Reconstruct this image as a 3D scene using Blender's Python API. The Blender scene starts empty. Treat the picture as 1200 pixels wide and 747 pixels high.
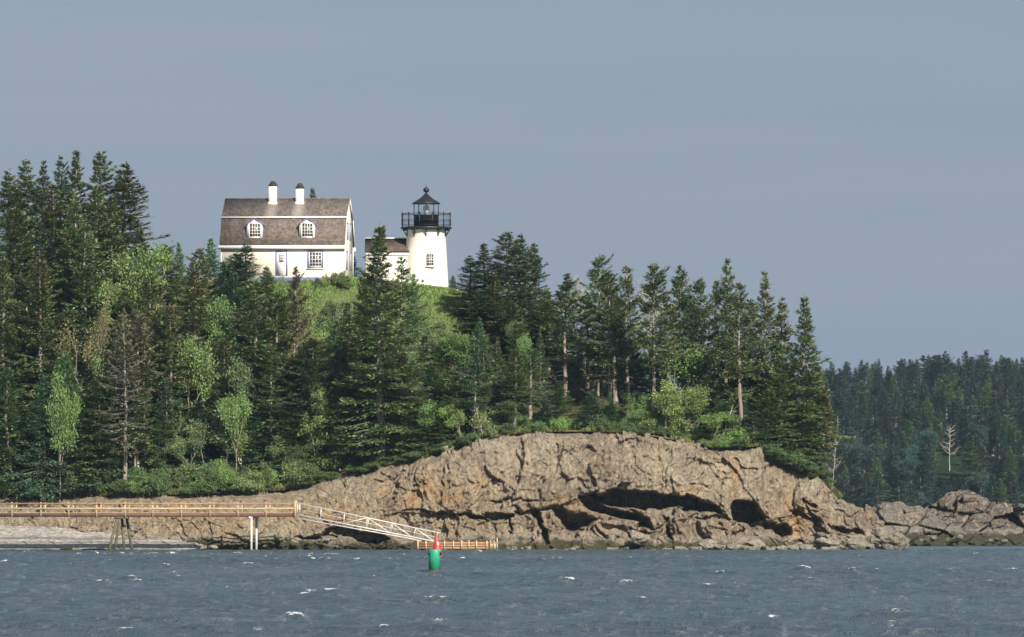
import bpy, math, random
import numpy as np
from mathutils import Vector, Matrix

R = math.radians
random.seed(7)
RNG = np.random.default_rng(11)

# ------------------------------------------------------------------ camera, sky, sun, exposure
F = 9225.0            # focal length in photo pixels (1200 px wide photo)
HV = 608.0            # row of the horizon
CAMZ = 3.0
scene = bpy.context.scene
cam_d = bpy.data.cameras.new('camera')
cam = bpy.data.objects.new('camera', cam_d)
scene.collection.objects.link(cam)
cam.location = (0, 0, CAMZ)
cam.rotation_euler = (R(90), 0, 0)
cam_d.sensor_width = 36.0
cam_d.lens = F / 1200 * 36.0
cam_d.shift_y = (HV - 373.5) / 1200
cam_d.clip_start = 1.0
cam_d.clip_end = 9000
scene.camera = cam

SUN_EL, SUN_AZ = 31.0, 24.0       # azimuth to the right of straight behind the camera
world = bpy.data.worlds.new('World')
scene.world = world
world.use_nodes = True
wn = world.node_tree
wn.nodes.clear()
w_out = wn.nodes.new('ShaderNodeOutputWorld')
w_bg = wn.nodes.new('ShaderNodeBackground')
w_sky = wn.nodes.new('ShaderNodeTexSky')
w_sky.sky_type = 'NISHITA'
w_sky.sun_disc = False
w_sky.sun_elevation = R(SUN_EL)
w_sky.sun_rotation = R(180 - SUN_AZ)
w_sky.air_density = 1.0
w_sky.dust_density = 2.0
w_mix = wn.nodes.new('ShaderNodeMixRGB')          # grey cloud deck over the blue
w_tc = wn.nodes.new('ShaderNodeTexCoord')
w_map = wn.nodes.new('ShaderNodeMapping')
w_map.inputs['Scale'].default_value = (6, 6, 75)
w_noise = wn.nodes.new('ShaderNodeTexNoise')
w_noise.inputs['Scale'].default_value = 1.0
w_noise.inputs['Detail'].default_value = 5
w_ramp = wn.nodes.new('ShaderNodeValToRGB')
w_ramp.color_ramp.elements[0].position = 0.3
w_ramp.color_ramp.elements[1].position = 0.75
w_ramp.color_ramp.elements[0].color = (0.176, 0.220, 0.294, 1)
w_ramp.color_ramp.elements[1].color = (0.202, 0.243, 0.306, 1)
w_gain = wn.nodes.new('ShaderNodeVectorMath')
w_gain.operation = 'SCALE'
w_gain.inputs['Scale'].default_value = 9.0
w_mix.inputs['Fac'].default_value = 0.93
wn.links.new(w_tc.outputs['Generated'], w_map.inputs['Vector'])
wn.links.new(w_map.outputs['Vector'], w_noise.inputs['Vector'])
wn.links.new(w_noise.outputs['Fac'], w_ramp.inputs['Fac'])
wn.links.new(w_ramp.outputs['Color'], w_gain.inputs[0])
wn.links.new(w_sky.outputs['Color'], w_mix.inputs['Color1'])
wn.links.new(w_gain.outputs['Vector'], w_mix.inputs['Color2'])
wn.links.new(w_mix.outputs['Color'], w_bg.inputs['Color'])
w_bg.inputs['Strength'].default_value = 0.1
wn.links.new(w_bg.outputs['Background'], w_out.inputs['Surface'])

sun_d = bpy.data.lights.new('sun', 'SUN')
sun_d.energy = 5.0
sun_d.angle = R(0.55)
sun_d.color = (1.0, 0.9, 0.76)
sun = bpy.data.objects.new('sun', sun_d)
scene.collection.objects.link(sun)
to_sun = Vector((math.sin(R(SUN_AZ)) * math.cos(R(SUN_EL)), -math.cos(R(SUN_AZ)) * math.cos(R(SUN_EL)), math.sin(R(SUN_EL))))
sun.rotation_euler = to_sun.to_track_quat('Z', 'Y').to_euler()
sun.location = to_sun * 300
scene.view_settings.view_transform = 'Standard'
scene.view_settings.look = 'None'
scene.view_settings.exposure = 0.68
scene.view_settings.gamma = 1.0
scene.cycles.max_bounces = 6
scene.cycles.transparent_max_bounces = 8
scene.cycles.volume_bounces = 0

# ------------------------------------------------------------------ helpers
COL = scene.collection


def P(u, v, Y):
    return Vector(((u - 600) / F * Y, Y, CAMZ + (HV - v) / F * Y))


def np_mesh(name, verts, faces, smooth=False, attrs=None):
    """faces: list of integer arrays, each (n, k)"""
    verts = np.asarray(verts, np.float32)
    me = bpy.data.meshes.new(name)
    if not isinstance(faces, (list, tuple)):
        faces = [faces]
    faces = [np.asarray(f, np.int32) for f in faces if len(f)]
    loops = np.concatenate([f.ravel() for f in faces])
    tot = np.concatenate([np.full(len(f), f.shape[1], np.int32) for f in faces])
    start = np.concatenate([[0], np.cumsum(tot)[:-1]]).astype(np.int32)
    me.vertices.add(len(verts))
    me.vertices.foreach_set('co', verts.ravel())
    me.loops.add(len(loops))
    me.loops.foreach_set('vertex_index', loops)
    me.polygons.add(len(tot))
    me.polygons.foreach_set('loop_start', start)
    me.polygons.foreach_set('loop_total', tot)
    if smooth:
        me.polygons.foreach_set('use_smooth', np.ones(len(tot), bool))
    if attrs:
        for k, a in attrs.items():
            a = np.asarray(a, np.float32)
            if a.ndim == 1:
                at = me.attributes.new(k, 'FLOAT', 'POINT')
                at.data.foreach_set('value', a)
            else:
                at = me.attributes.new(k, 'FLOAT_VECTOR', 'POINT')
                at.data.foreach_set('vector', a.ravel())
    me.update(calc_edges=True)
    me.validate()
    return me


class MB:
    """collects simple solids into one mesh"""
    def __init__(self):
        self.v = []
        self.f = {}
        self.n = 0

    def add(self, verts, faces):
        verts = np.asarray(verts, float)
        self.v.append(verts)
        for f in faces:
            self.f.setdefault(len(f), []).append([i + self.n for i in f])
        self.n += len(verts)
        return self

    def box(self, x0, x1, y0, y1, z0, z1):
        return self.add([(x0, y0, z0), (x1, y0, z0), (x1, y1, z0), (x0, y1, z0), (x0, y0, z1), (x1, y0, z1), (x1, y1, z1), (x0, y1, z1)],
                        [(0, 3, 2, 1), (4, 5, 6, 7), (0, 1, 5, 4), (1, 2, 6, 5), (2, 3, 7, 6), (3, 0, 4, 7)])

    def beam(self, a, b, w, h):
        """box from a to b, w across, h up"""
        a, b = Vector(a), Vector(b)
        d = (b - a).normalized()
        up = Vector((0, 0, 1)) if abs(d.z) < 0.95 else Vector((0, 1, 0))
        s = d.cross(up).normalized()
        t = s.cross(d).normalized()
        vs = []
        for p in (a, b):
            for i, j in ((-1, -1), (1, -1), (1, 1), (-1, 1)):
                vs.append(tuple(p + s * (i * w / 2) + t * (j * h / 2)))
        return self.add(vs, [(0, 1, 2, 3), (7, 6, 5, 4), (0, 4, 5, 1), (1, 5, 6, 2), (2, 6, 7, 3), (3, 7, 4, 0)])

    def tube(self, pts, rad, n=6, cap=True):
        pts = [Vector(p) for p in pts]
        if not hasattr(rad, '__len__'):
            rad = [rad] * len(pts)
        vs, fs = [], []
        for i, p in enumerate(pts):
            d = (pts[min(i + 1, len(pts) - 1)] - pts[max(i - 1, 0)]).normalized()
            up = Vector((0, 0, 1)) if abs(d.z) < 0.9 else Vector((1, 0, 0))
            s = d.cross(up).normalized()
            t = s.cross(d)
            for k in range(n):
                a = 2 * math.pi * k / n
                vs.append(tuple(p + (s * math.cos(a) + t * math.sin(a)) * rad[i]))
        for i in range(len(pts) - 1):
            for k in range(n):
                fs.append((i * n + k, i * n + (k + 1) % n, (i + 1) * n + (k + 1) % n, (i + 1) * n + k))
        if cap:
            fs.append(tuple(range(n))[::-1])
            fs.append(tuple((len(pts) - 1) * n + k for k in range(n)))
        return self.add(vs, fs)

    def lathe(self, prof, n=32, cx=0, cy=0, a0=0.0, cap=True):
        vs, fs = [], []
        for r, z in prof:
            for k in range(n):
                a = a0 + 2 * math.pi * k / n
                vs.append((cx + r * math.cos(a), cy + r * math.sin(a), z))
        for i in range(len(prof) - 1):
            for k in range(n):
                fs.append((i * n + k, i * n + (k + 1) % n, (i + 1) * n + (k + 1) % n, (i + 1) * n + k))
        if cap:
            fs.append(tuple(range(n))[::-1])
            fs.append(tuple((len(prof) - 1) * n + k for k in range(n)))
        return self.add(vs, fs)

    def prism_x(self, poly, x0, x1):
        """poly of (y, z) extruded along x"""
        n = len(poly)
        vs = [(x0, y, z) for y, z in poly] + [(x1, y, z) for y, z in poly]
        fs = [tuple(range(n)), tuple(range(n, 2 * n))[::-1]] + [(i, n + i, n + (i + 1) % n, (i + 1) % n) for i in range(n)]
        return self.add(vs, fs)

    def prism_y(self, poly, y0, y1):
        n = len(poly)
        vs = [(x, y0, z) for x, z in poly] + [(x, y1, z) for x, z in poly]
        fs = [tuple(range(n)), tuple(range(n, 2 * n))[::-1]] + [(i, n + i, n + (i + 1) % n, (i + 1) % n) for i in range(n)]
        return self.add(vs, fs)

    def mesh(self, name, mat=None, smooth=False):
        me = np_mesh(name, np.concatenate(self.v), [np.array(f) for f in self.f.values()], smooth)
        import bmesh
        bm = bmesh.new()
        bm.from_mesh(me)
        bmesh.ops.recalc_face_normals(bm, faces=bm.faces)
        bm.to_mesh(me)
        bm.free()
        if mat:
            me.materials.append(mat)
        return me

    def build(self, name, mat, parent=None, smooth=False):
        return link(name, self.mesh(name, mat, smooth), parent)


def link(name, data, parent=None, mat=None):
    o = bpy.data.objects.new(name, data)
    COL.objects.link(o)
    if parent is not None:
        o.parent = parent
    if mat is not None:
        data.materials.append(mat)
    return o


def thing(name, label, cat, loc=(0, 0, 0), rz=0.0, group=None):
    o = bpy.data.objects.new(name, None)
    o.empty_display_size = 0.2
    COL.objects.link(o)
    o.location = loc
    o.rotation_euler = (0, 0, rz)
    tag(o, label, cat, group)
    return o


def tag(o, label=None, cat=None, group=None, kind=None):
    if label:
        o['label'] = label
    if cat:
        o['category'] = cat
    if group:
        o['group'] = group
    if kind:
        o['kind'] = kind
    return o


# ------------------------------------------------------------------ numpy noise
def _hash(ix, iy, seed):
    h = (ix.astype(np.int64) * 374761393 + iy.astype(np.int64) * 668265263 + seed * 974634777) & 0x7fffffff
    h = ((h ^ (h >> 13)) * 1274126177) & 0x7fffffff
    h = (h ^ (h >> 16)) & 0xffffff
    return h / float(0xffffff)


def vnoise(x, y, seed=0):
    x, y = np.asarray(x, float), np.asarray(y, float)
    ix, iy = np.floor(x), np.floor(y)
    fx, fy = x - ix, y - iy
    fx = fx * fx * (3 - 2 * fx)
    fy = fy * fy * (3 - 2 * fy)
    a, b = _hash(ix, iy, seed), _hash(ix + 1, iy, seed)
    c, d = _hash(ix, iy + 1, seed), _hash(ix + 1, iy + 1, seed)
    return (a * (1 - fx) + b * fx) * (1 - fy) + (c * (1 - fx) + d * fx) * fy


def fbm(x, y, seed=0, octv=4):
    s, amp, t = 0, 1.0, 0
    for o in range(octv):
        s = s + amp * (vnoise(x * 2 ** o, y * 2 ** o, seed + o * 17) - 0.5)
        t += amp
        amp *= 0.5
    return s / t * 2


def facets(x, y, seed, tilt=1.0):
    """voronoi cells, each a randomly offset and tilted plane; returns offset, edge distance, id"""
    x, y = np.asarray(x, float), np.asarray(y, float)
    ix, iy = np.floor(x), np.floor(y)
    best = np.full(x.shape, 9e9)
    second = np.full(x.shape, 9e9)
    off = np.zeros(x.shape)
    rid = np.zeros(x.shape)
    for dx in (-1, 0, 1):
        for dy in (-1, 0, 1):
            cx, cy = ix + dx, iy + dy
            px = cx + _hash(cx, cy, seed)
            py = cy + _hash(cx, cy, seed + 1)
            d = (px - x) ** 2 + (py - y) ** 2
            r0, r1, r2 = _hash(cx, cy, seed + 2) - .5, _hash(cx, cy, seed + 3) - .5, _hash(cx, cy, seed + 4) - .5
            val = r0 + tilt * (r1 * (x - px) + r2 * (y - py))
            new = d < best
            second = np.where(new, best, np.minimum(second, d))
            off = np.where(new, val, off)
            rid = np.where(new, r0 + .5, rid)
            best = np.where(new, d, best)
    return off, np.sqrt(second) - np.sqrt(best), rid


def sstep(a, b, x):
    t = np.clip((x - a) / (b - a), 0, 1)
    return t * t * (3 - 2 * t)


def poly_sd(px, py, poly):
    """signed distance, negative inside"""
    n = len(poly)
    d = np.full(px.shape, 1e18)
    inside = np.zeros(px.shape, bool)
    for i in range(n):
        x1, y1 = poly[i]
        x2, y2 = poly[(i + 1) % n]
        ex, ey = x2 - x1, y2 - y1
        t = np.clip(((px - x1) * ex + (py - y1) * ey) / (ex * ex + ey * ey + 1e-9), 0, 1)
        d = np.minimum(d, (px - x1 - t * ex) ** 2 + (py - y1 - t * ey) ** 2)
        if y1 != y2:
            c = ((y1 > py) != (y2 > py)) & (px < (x2 - x1) * (py - y1) / (y2 - y1) + x1)
            inside ^= c
    d = np.sqrt(d)
    return np.where(inside, -d, d)


# ------------------------------------------------------------------ materials
class NT:
    def __init__(self, name):
        self.m = bpy.data.materials.new(name)
        self.m.use_nodes = True
        self.t = self.m.node_tree
        self.t.nodes.clear()
        self.out = self.t.nodes.new('ShaderNodeOutputMaterial')

    def n(self, typ, **kw):
        nd = self.t.nodes.new(typ)
        for k, v in kw.items():
            if k in nd.inputs:
                self.set(nd.inputs[k], v)
            else:
                setattr(nd, k, v)
        return nd

    def set(self, sock, v):
        if isinstance(v, bpy.types.NodeSocket):
            self.t.links.new(v, sock)
        elif hasattr(v, '__len__') and len(v) == 3 and sock.type == 'RGBA':
            sock.default_value = (*v, 1)
        else:
            sock.default_value = v

    def noise(self, scale, detail=4, vec=None, rough=0.55, dist=0.0):
        nd = self.n('ShaderNodeTexNoise', Scale=scale, Detail=detail, Roughness=rough, Distortion=dist)
        if vec is not None:
            self.set(nd.inputs['Vector'], vec)
        return nd.outputs['Fac']

    def pos(self):
        return self.n('ShaderNodeNewGeometry').outputs['Position']

    def objpos(self):
        return self.n('ShaderNodeTexCoord').outputs['Object']

    def scaled(self, vec, s):
        m = self.n('ShaderNodeMapping', Vector=vec)
        m.inputs['Scale'].default_value = s
        return m.outputs['Vector']

    def ramp(self, fac, *stops):
        r = self.n('ShaderNodeValToRGB', Fac=fac)
        e = r.color_ramp.elements
        while len(e) < len(stops):
            e.new(0.5)
        for el, (p, c) in zip(e, stops):
            el.position = p
            el.color = (c, c, c, 1) if not hasattr(c, '__len__') else (*c, 1)
        return r.outputs['Color']

    def mix(self, fac, a, b, mode='MIX'):
        m = self.n('ShaderNodeMixRGB', blend_type=mode)
        self.set(m.inputs['Fac'], fac)
        self.set(m.inputs['Color1'], a)
        self.set(m.inputs['Color2'], b)
        return m.outputs['Color']

    def math(self, op, a, b=0.0, c=0.0):
        m = self.n('ShaderNodeMath', operation=op)
        self.set(m.inputs[0], a)
        self.set(m.inputs[1], b)
        self.set(m.inputs[2], c)
        return m.outputs[0]

    def maprange(self, v, a, b, c=0.0, d=1.0):
        m = self.n('ShaderNodeMapRange')
        for s, x in zip(m.inputs[:5], (v, a, b, c, d)):
            self.set(s, x)
        return m.outputs[0]

    def bump(self, h, strength, dist, normal=None):
        b = self.n('ShaderNodeBump', Height=h, Strength=strength, Distance=dist)
        if normal is not None:
            self.set(b.inputs['Normal'], normal)
        return b.outputs['Normal']

    def principled(self, col, rough=0.6, metal=0.0, normal=None, spec=None, **kw):
        p = self.n('ShaderNodeBsdfPrincipled')
        self.set(p.inputs['Base Color'], col)
        self.set(p.inputs['Roughness'], rough)
        p.inputs['Metallic'].default_value = metal
        if spec is not None:
            p.inputs['Specular IOR Level'].default_value = spec
        if normal is not None:
            self.set(p.inputs['Normal'], normal)
        for k, v in kw.items():
            self.set(p.inputs[k], v)
        return p.outputs['BSDF']

    def done(self, sh):
        self.t.links.new(sh, self.out.inputs['Surface'])
        return self.m


def attr(t, name, vec=False):
    a = t.n('ShaderNodeAttribute', attribute_name=name)
    return a.outputs['Vector'] if vec else a.outputs['Fac']


def simple_mat(name, col, rough=0.6, metal=0.0, var=0.12, scale=3.0, bump=0.0):
    t = NT(name)
    v = t.noise(scale, 5, t.objpos())
    c = t.mix(t.maprange(v, .3, .7), tuple(x * (1 - var) for x in col), tuple(min(1, x * (1 + var)) for x in col))
    nrm = t.bump(v, bump, 0.02) if bump else None
    return t.done(t.principled(c, rough, metal, nrm))


def rock_material(name, base_lo, base_hi, stain=1.0, tide=0.0, tint=True, pos='world'):
    t = NT(name)
    p = t.pos() if pos == 'world' else t.objpos()
    wp = t.pos()
    big = t.noise(0.22, 5, p, 0.6, 0.4)
    med = t.noise(0.9, 8, t.scaled(p, (1, 1, 0.5)), 0.72, 0.3)
    fine = t.noise(4.5, 6, t.scaled(p, (1, 1, 0.55)), 0.75)
    c = t.mix(t.maprange(med, .34, .66), base_lo, base_hi)
    c = t.mix(t.math('MULTIPLY', t.maprange(big, .5, .66), 0.5 * stain), c, (0.42, 0.285, 0.155))       # rusty ochre areas
    pink = t.noise(0.45, 4, t.scaled(p, (1.3, 1, 0.5)), 0.6, 0.6)
    c = t.mix(t.math('MULTIPLY', t.maprange(pink, .54, .68), 0.5 * stain), c, (0.20, 0.135, 0.11))
    grey = t.noise(0.3, 5, t.scaled(p, (1.3, 1, 0.7)), 0.65, 0.8)
    c = t.mix(t.math('MULTIPLY', t.maprange(grey, .52, .64), 0.45), c, (0.30, 0.28, 0.24))
    if tint:
        c = t.mix(t.math('MULTIPLY', attr(t, 'ochre'), t.maprange(fine, .35, .6, .3, 1.0)), c, (0.56, 0.31, 0.09))
        c = t.mix(t.math('MULTIPLY', attr(t, 'cream'), t.maprange(fine, .35, .6, .3, .9)), c, (0.60, 0.55, 0.43))
        c = t.mix(t.math('MULTIPLY', attr(t, 'russet'), t.maprange(fine, .35, .6, .4, .9)), c, (0.19, 0.115, 0.095))
    # pale lichen and dark mineral speckle
    sp = t.noise(3.1, 8, t.scaled(p, (1, 1, .7)), 0.85)
    c = t.mix(t.maprange(sp, .525, .60, 0, .8), c, (0.58, 0.52, 0.41))
    c = t.mix(t.maprange(sp, .475, .40, 0, .8), c, (0.075, 0.062, 0.052))
    gr2 = t.noise(1.5, 7, t.scaled(p, (1, 1, .4)), .8, .4)
    c = t.mix(t.maprange(gr2, .54, .61, 0, .45), c, (0.15, 0.125, 0.10))
    c = t.mix(t.maprange(gr2, .47, .40, 0, .5), c, (0.62, 0.54, 0.40))
    streak = t.noise(0.9, 6, t.scaled(p, (1.9, 1.9, 0.13)), 0.65, 0.5)
    c = t.mix(t.maprange(streak, .54, .66, 0, .45), c, (0.12, 0.10, 0.088))
    z = t.n('ShaderNodeSeparateXYZ', Vector=wp).outputs['Z']
    tn = t.noise(0.5, 7, t.scaled(wp, (1, 1, 1.2)), .7)
    zz = t.math('ADD', t.math('SUBTRACT', z, tide), t.math('MULTIPLY_ADD', tn, -3.4, 1.7))
    c = t.mix(t.maprange(zz, 1.3, .95, 0, .45), c, (0.42, 0.40, 0.34))    # pale barnacle belt
    c = t.mix(t.maprange(zz, .85, .35, 0, .9), c, t.mix(t.maprange(fine, .4, .6), (0.03, 0.033, 0.014), (0.085, 0.088, 0.035)))   # weed belt
    h = t.math('ADD', t.math('MULTIPLY', med, 1.0), t.math('MULTIPLY', t.math('ADD', fine, sp), 0.42))
    nrm = t.bump(h, 1.0, 0.95)
    return t.done(t.principled(c, 0.9, 0, nrm, 0.2))


def foliage_material(name, rough=0.6, trans=0.25):
    t = NT(name)
    oi = t.n('ShaderNodeObjectInfo')
    v = attr(t, 'var')
    p = t.pos()
    c = t.mix(1.0, oi.outputs['Color'], t.ramp(v, (0, 0.5), (1, 1.7)), 'MULTIPLY')
    clump = t.noise(0.55, 3, p)
    c = t.mix(t.maprange(clump, .42, .62, 0, 1), c, t.mix(1.0, c, (1.25, 1.3, 1.1), 'MULTIPLY'))
    bn = t.noise(0.9, 4, p, 0.75)
    bf = t.math('MULTIPLY', t.maprange(bn, .40, .53), oi.outputs['Alpha'])
    bf = t.math('MULTIPLY', bf, t.maprange(attr(t, 'tip'), .3, .75))
    c = t.mix(bf, c, t.mix(v, (0.12, 0.07, 0.028), (0.30, 0.175, 0.07)))
    d = t.principled(c, rough, 0, None, 0.25)
    tr = t.n('ShaderNodeBsdfTranslucent', Color=t.mix(1.0, c, (1.1, 1.25, 0.6), 'MULTIPLY')).outputs[0]
    ms = t.n('ShaderNodeMixShader', Fac=trans)
    t.t.links.new(d, ms.inputs[1])
    t.t.links.new(tr, ms.inputs[2])
    return t.done(ms.outputs[0])


def bark_material(name):
    t = NT(name)
    oi = t.n('ShaderNodeObjectInfo')
    n = t.noise(2.0, 5, t.scaled(t.pos(), (3, 3, 0.6)), 0.7)
    c = t.mix(1.0, oi.outputs['Color'], t.ramp(n, (0.3, 0.55), (0.7, 1.3)), 'MULTIPLY')
    return t.done(t.principled(c, 0.9, 0, t.bump(n, 0.6, 0.05), 0.2))


M = {}
M['cliff'] = rock_material('cliff_rock', (0.25, 0.21, 0.155), (0.58, 0.495, 0.36), 1.0, .3)
M['boulder'] = rock_material('boulder_rock', (0.26, 0.235, 0.19), (0.56, 0.51, 0.42), 0.4, -0.6, False)
M['far_rock'] = rock_material('far_rock', (0.12, 0.108, 0.10), (0.33, 0.305, 0.27), 0.8, 0.95, False)
M['weed_rock'] = rock_material('weedy_rock', (0.10, 0.09, 0.075), (0.30, 0.27, 0.22), 0.5, 0.25, False)
M['dark_rock'] = rock_material('dark_rock', (0.075, 0.068, 0.066), (0.19, 0.175, 0.165), 0.5, 0.6, False)
M['needles'] = foliage_material('spruce_needles', 0.6, 0.12)
M['leaves'] = foliage_material('broad_leaves', 0.5, 0.3)
M['bark'] = bark_material('bark')


def ground_material():
    t = NT('forest_floor')
    p = t.pos()
    g = attr(t, 'grass')
    n1 = t.noise(0.35, 5, p, 0.6)
    n2 = t.noise(2.5, 6, p, 0.7)
    soil = t.mix(t.maprange(n2, .35, .65), (0.045, 0.04, 0.02), (0.085, 0.085, 0.035))
    gr = t.mix(t.maprange(n1, .35, .65), (0.095, 0.135, 0.045), (0.15, 0.18, 0.07))
    gr = t.mix(t.maprange(n2, .4, .7, 0, .5), gr, (0.16, 0.15, 0.07))
    gf = t.maprange(t.math('ADD', g, t.math('MULTIPLY', n2, 0.5)), .55, .85)
    c = t.mix(gf, soil, gr)
    ef = t.math('MULTIPLY', attr(t, 'edge'), t.maprange(n2, .3, .5))
    c = t.mix(ef, c, t.mix(t.maprange(n1, .4, .6), (0.24, 0.185, 0.11), (0.15, 0.14, 0.06)))
    return t.done(t.principled(c, 0.9, 0, t.bump(n2, 0.8, 0.3), 0.15))


def shingle_beach_material():
    t = NT('pebbles')
    p = t.pos()
    v = t.n('ShaderNodeTexVoronoi', Scale=3.0)
    t.set(v.inputs['Vector'], p)
    n = t.noise(0.5, 4, p)
    c = t.mix(t.math('MULTIPLY', t.n('ShaderNodeSeparateXYZ', Vector=v.outputs['Color']).outputs[0], 1.0), (0.2, 0.19, 0.175), (0.42, 0.40, 0.37))
    y = t.n('ShaderNodeSeparateXYZ', Vector=p)
    zz = t.math('ADD', y.outputs['Z'], t.math('MULTIPLY_ADD', n, 0.6, -0.3))
    wr = t.math('MULTIPLY', t.maprange(zz, 0.95, 1.05), t.maprange(zz, 1.3, 1.15))
    c = t.mix(t.math('MULTIPLY', wr, .6), c, (0.07, 0.065, 0.055))       # line of wrack
    c = t.mix(t.maprange(zz, .3, .08, 0, .75), c, (0.10, 0.095, 0.085))
    return t.done(t.principled(c, 0.85, 0, t.bump(v.outputs['Distance'], .8, .1), 0.3))


def water_material():
    t = NT('sea')
    p = t.pos()
    foam = attr(t, 'foam')
    n = t.noise(1.7, 6, t.scaled(p, (1, 0.22, 1)), 0.8)
    n2 = t.noise(0.6, 5, t.scaled(p, (1, 0.4, 1)), 0.7)
    n3 = t.noise(5.0, 4, p, 0.8)
    nrm = t.bump(t.math('ADD', t.math('MULTIPLY_ADD', n, .6, n2), t.math('MULTIPLY', n3, .22)), 1.0, 0.8)
    patch = t.noise(0.03, 3, t.scaled(p, (0.6, 0.35, 1)))
    base = t.mix(t.maprange(patch, .35, .65), (0.046, 0.078, 0.098), (0.076, 0.118, 0.142))
    fl = t.noise(1.7, 5, t.scaled(p, (1, 0.22, 1)), 0.8)
    fl2 = t.noise(0.08, 3, t.scaled(p, (1, 0.5, 1)))
    base = t.mix(t.math('MULTIPLY', t.maprange(fl, .52, .66), t.maprange(fl2, .3, .7, .35, .9)), base, (0.20, 0.235, 0.255))
    water = t.principled(base, 0.28, 0, nrm, 0.5, IOR=1.333)
    fm = t.maprange(t.math('ADD', foam, t.math('MULTIPLY_ADD', t.noise(3.0, 5, t.scaled(p, (1, .6, 1)), .8), 2.2, -1.1)), .5, .64)
    white = t.principled((0.58, 0.61, 0.63), 0.7)
    ms = t.n('ShaderNodeMixShader', Fac=fm)
    t.t.links.new(water, ms.inputs[1])
    t.t.links.new(white, ms.inputs[2])
    return t.done(ms.outputs[0])


def shingle_roof_material(name, lo, hi, stains=()):
    t = NT(name)
    p = t.objpos()
    br = t.n('ShaderNodeTexBrick', Scale=1.0)
    t.set(br.inputs['Vector'], t.n('ShaderNodeMapping', Vector=p).outputs[0])
    sep = t.n('ShaderNodeSeparateXYZ', Vector=p)
    cmb = t.n('ShaderNodeCombineXYZ', X=sep.outputs['X'], Y=sep.outputs['Z'])
    t.set(br.inputs['Vector'], cmb.outputs[0])
    br.inputs['Brick Width'].default_value = 0.17
    br.inputs['Row Height'].default_value = 0.13
    br.inputs['Mortar Size'].default_value = 0.012
    t.set(br.inputs['Color1'], lo)
    t.set(br.inputs['Color2'], hi)
    t.set(br.inputs['Mortar'], tuple(x * .35 for x in lo))
    n = t.noise(1.3, 6, t.scaled(p, (1, 1, .5)), .7)
    c = t.mix(1.0, br.outputs['Color'], t.ramp(n, (.3, .6), (.7, 1.35)), 'MULTIPLY')
    wn_ = t.noise(7.0, 4, p, .7)
    c = t.mix(t.maprange(wn_, .55, .66, 0, .6), c, (0.36, 0.32, 0.29))
    wd = t.noise(4.0, 5, t.scaled(p, (1, 1, .6)), .85)
    c = t.mix(t.maprange(wd, .5, .42, 0, .6), c, (0.05, 0.043, 0.04))
    for xm in stains:
        gx = t.math('ABSOLUTE', t.math('SUBTRACT', sep.outputs['X'], xm))
        c = t.mix(t.math('MULTIPLY', t.maprange(t.math('ADD', gx, t.math('MULTIPLY', n, .8)), 1.15, .6), .45), c, (0.36, 0.33, 0.29))
    return t.done(t.principled(c, 0.9, 0, t.bump(br.outputs['Fac'], -.5, .03), 0.2))


def white_wall_material(name, col, boards=0.0):
    t = NT(name)
    p = t.objpos()
    n = t.noise(1.2, 6, t.scaled(p, (1, 1, .4)), .65)
    c = t.mix(t.maprange(n, .35, .75), col, tuple(x * .9 for x in col))
    nrm = t.bump(t.noise(9, 4, p), .25, .03)
    if boards:
        sep = t.n('ShaderNodeSeparateXYZ', Vector=p)
        saw = t.math('FRACT', t.math('DIVIDE', sep.outputs['Z'], boards))
        nrm = t.bump(saw, .25, .012, nrm)
    return t.done(t.principled(c, 0.65, 0, nrm))


M['ground'] = ground_material()
_t = NT('far_undergrowth')
M['far_floor'] = _t.done(_t.principled(_t.mix(_t.noise(.2, 4, _t.pos()), (0.012, 0.024, 0.014), (0.03, 0.05, 0.026)), .95, 0, None, 0.0))
M['pebble'] = shingle_beach_material()
M['water'] = water_material()
M['roof'] = shingle_roof_material('house_shingles', (0.105, 0.092, 0.084), (0.185, 0.162, 0.145), (-1.4, 1.35))
M['roof_low'] = shingle_roof_material('weathered_shingles', (0.135, 0.113, 0.099), (0.235, 0.195, 0.17))
M['roof_work'] = shingle_roof_material('workroom_shingles', (0.085, 0.06, 0.05), (0.13, 0.095, 0.08))
M['clapboard'] = white_wall_material('white_clapboard', (0.87, 0.83, 0.73), 0.12)
M['whitewash'] = white_wall_material('whitewashed_masonry', (0.86, 0.835, 0.76))
M['trim'] = simple_mat('white_trim', (0.80, 0.79, 0.76), .5, 0, .05)
M['blue'] = simple_mat('slate_blue_paint', (0.16, 0.17, 0.34), .5, 0, .1)
M['black'] = simple_mat('black_iron', (0.018, 0.019, 0.022), .45, .3, .2)
M['chimney_top'] = simple_mat('black_chimney_cap', (0.025, 0.024, 0.025), .8, 0, .2)
M['timber'] = simple_mat('new_timber', (0.42, 0.31, 0.20), .75, 0, .22, 2.0, .2)
M['timber_orange'] = simple_mat('orange_stained_timber', (0.30, 0.175, 0.09), .75, 0, .25, 2.5, .2)
M['red_beam'] = simple_mat('red_brown_beam', (0.10, 0.05, 0.036), .7, 0, .25, 1.5)
M['old_wood'] = simple_mat('weathered_pile_wood', (0.10, 0.095, 0.055), .85, 0, .35, 2.0, .3)
M['galv'] = simple_mat('galvanised_steel', (0.60, 0.60, 0.60), .5, .2, .12, 2.0)
M['alu'] = simple_mat('pale_aluminium', (0.55, 0.55, 0.54), .45, .2, .08, 2.0)
M['green_buoy'] = simple_mat('green_buoy_paint', (0.025, 0.31, 0.18), .45, 0, .25, 2.5)
M['red_buoy'] = simple_mat('red_buoy_paint', (0.55, 0.025, 0.03), .45, 0, .2, 2.5)
M['rust'] = simple_mat('rusty_waterline', (0.10, 0.045, 0.02), .8, 0, .4, 5.0)


def glass_material(name, col, rough=.06):
    t = NT(name)
    return t.done(t.principled(col, rough, 0, None, .6))


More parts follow.
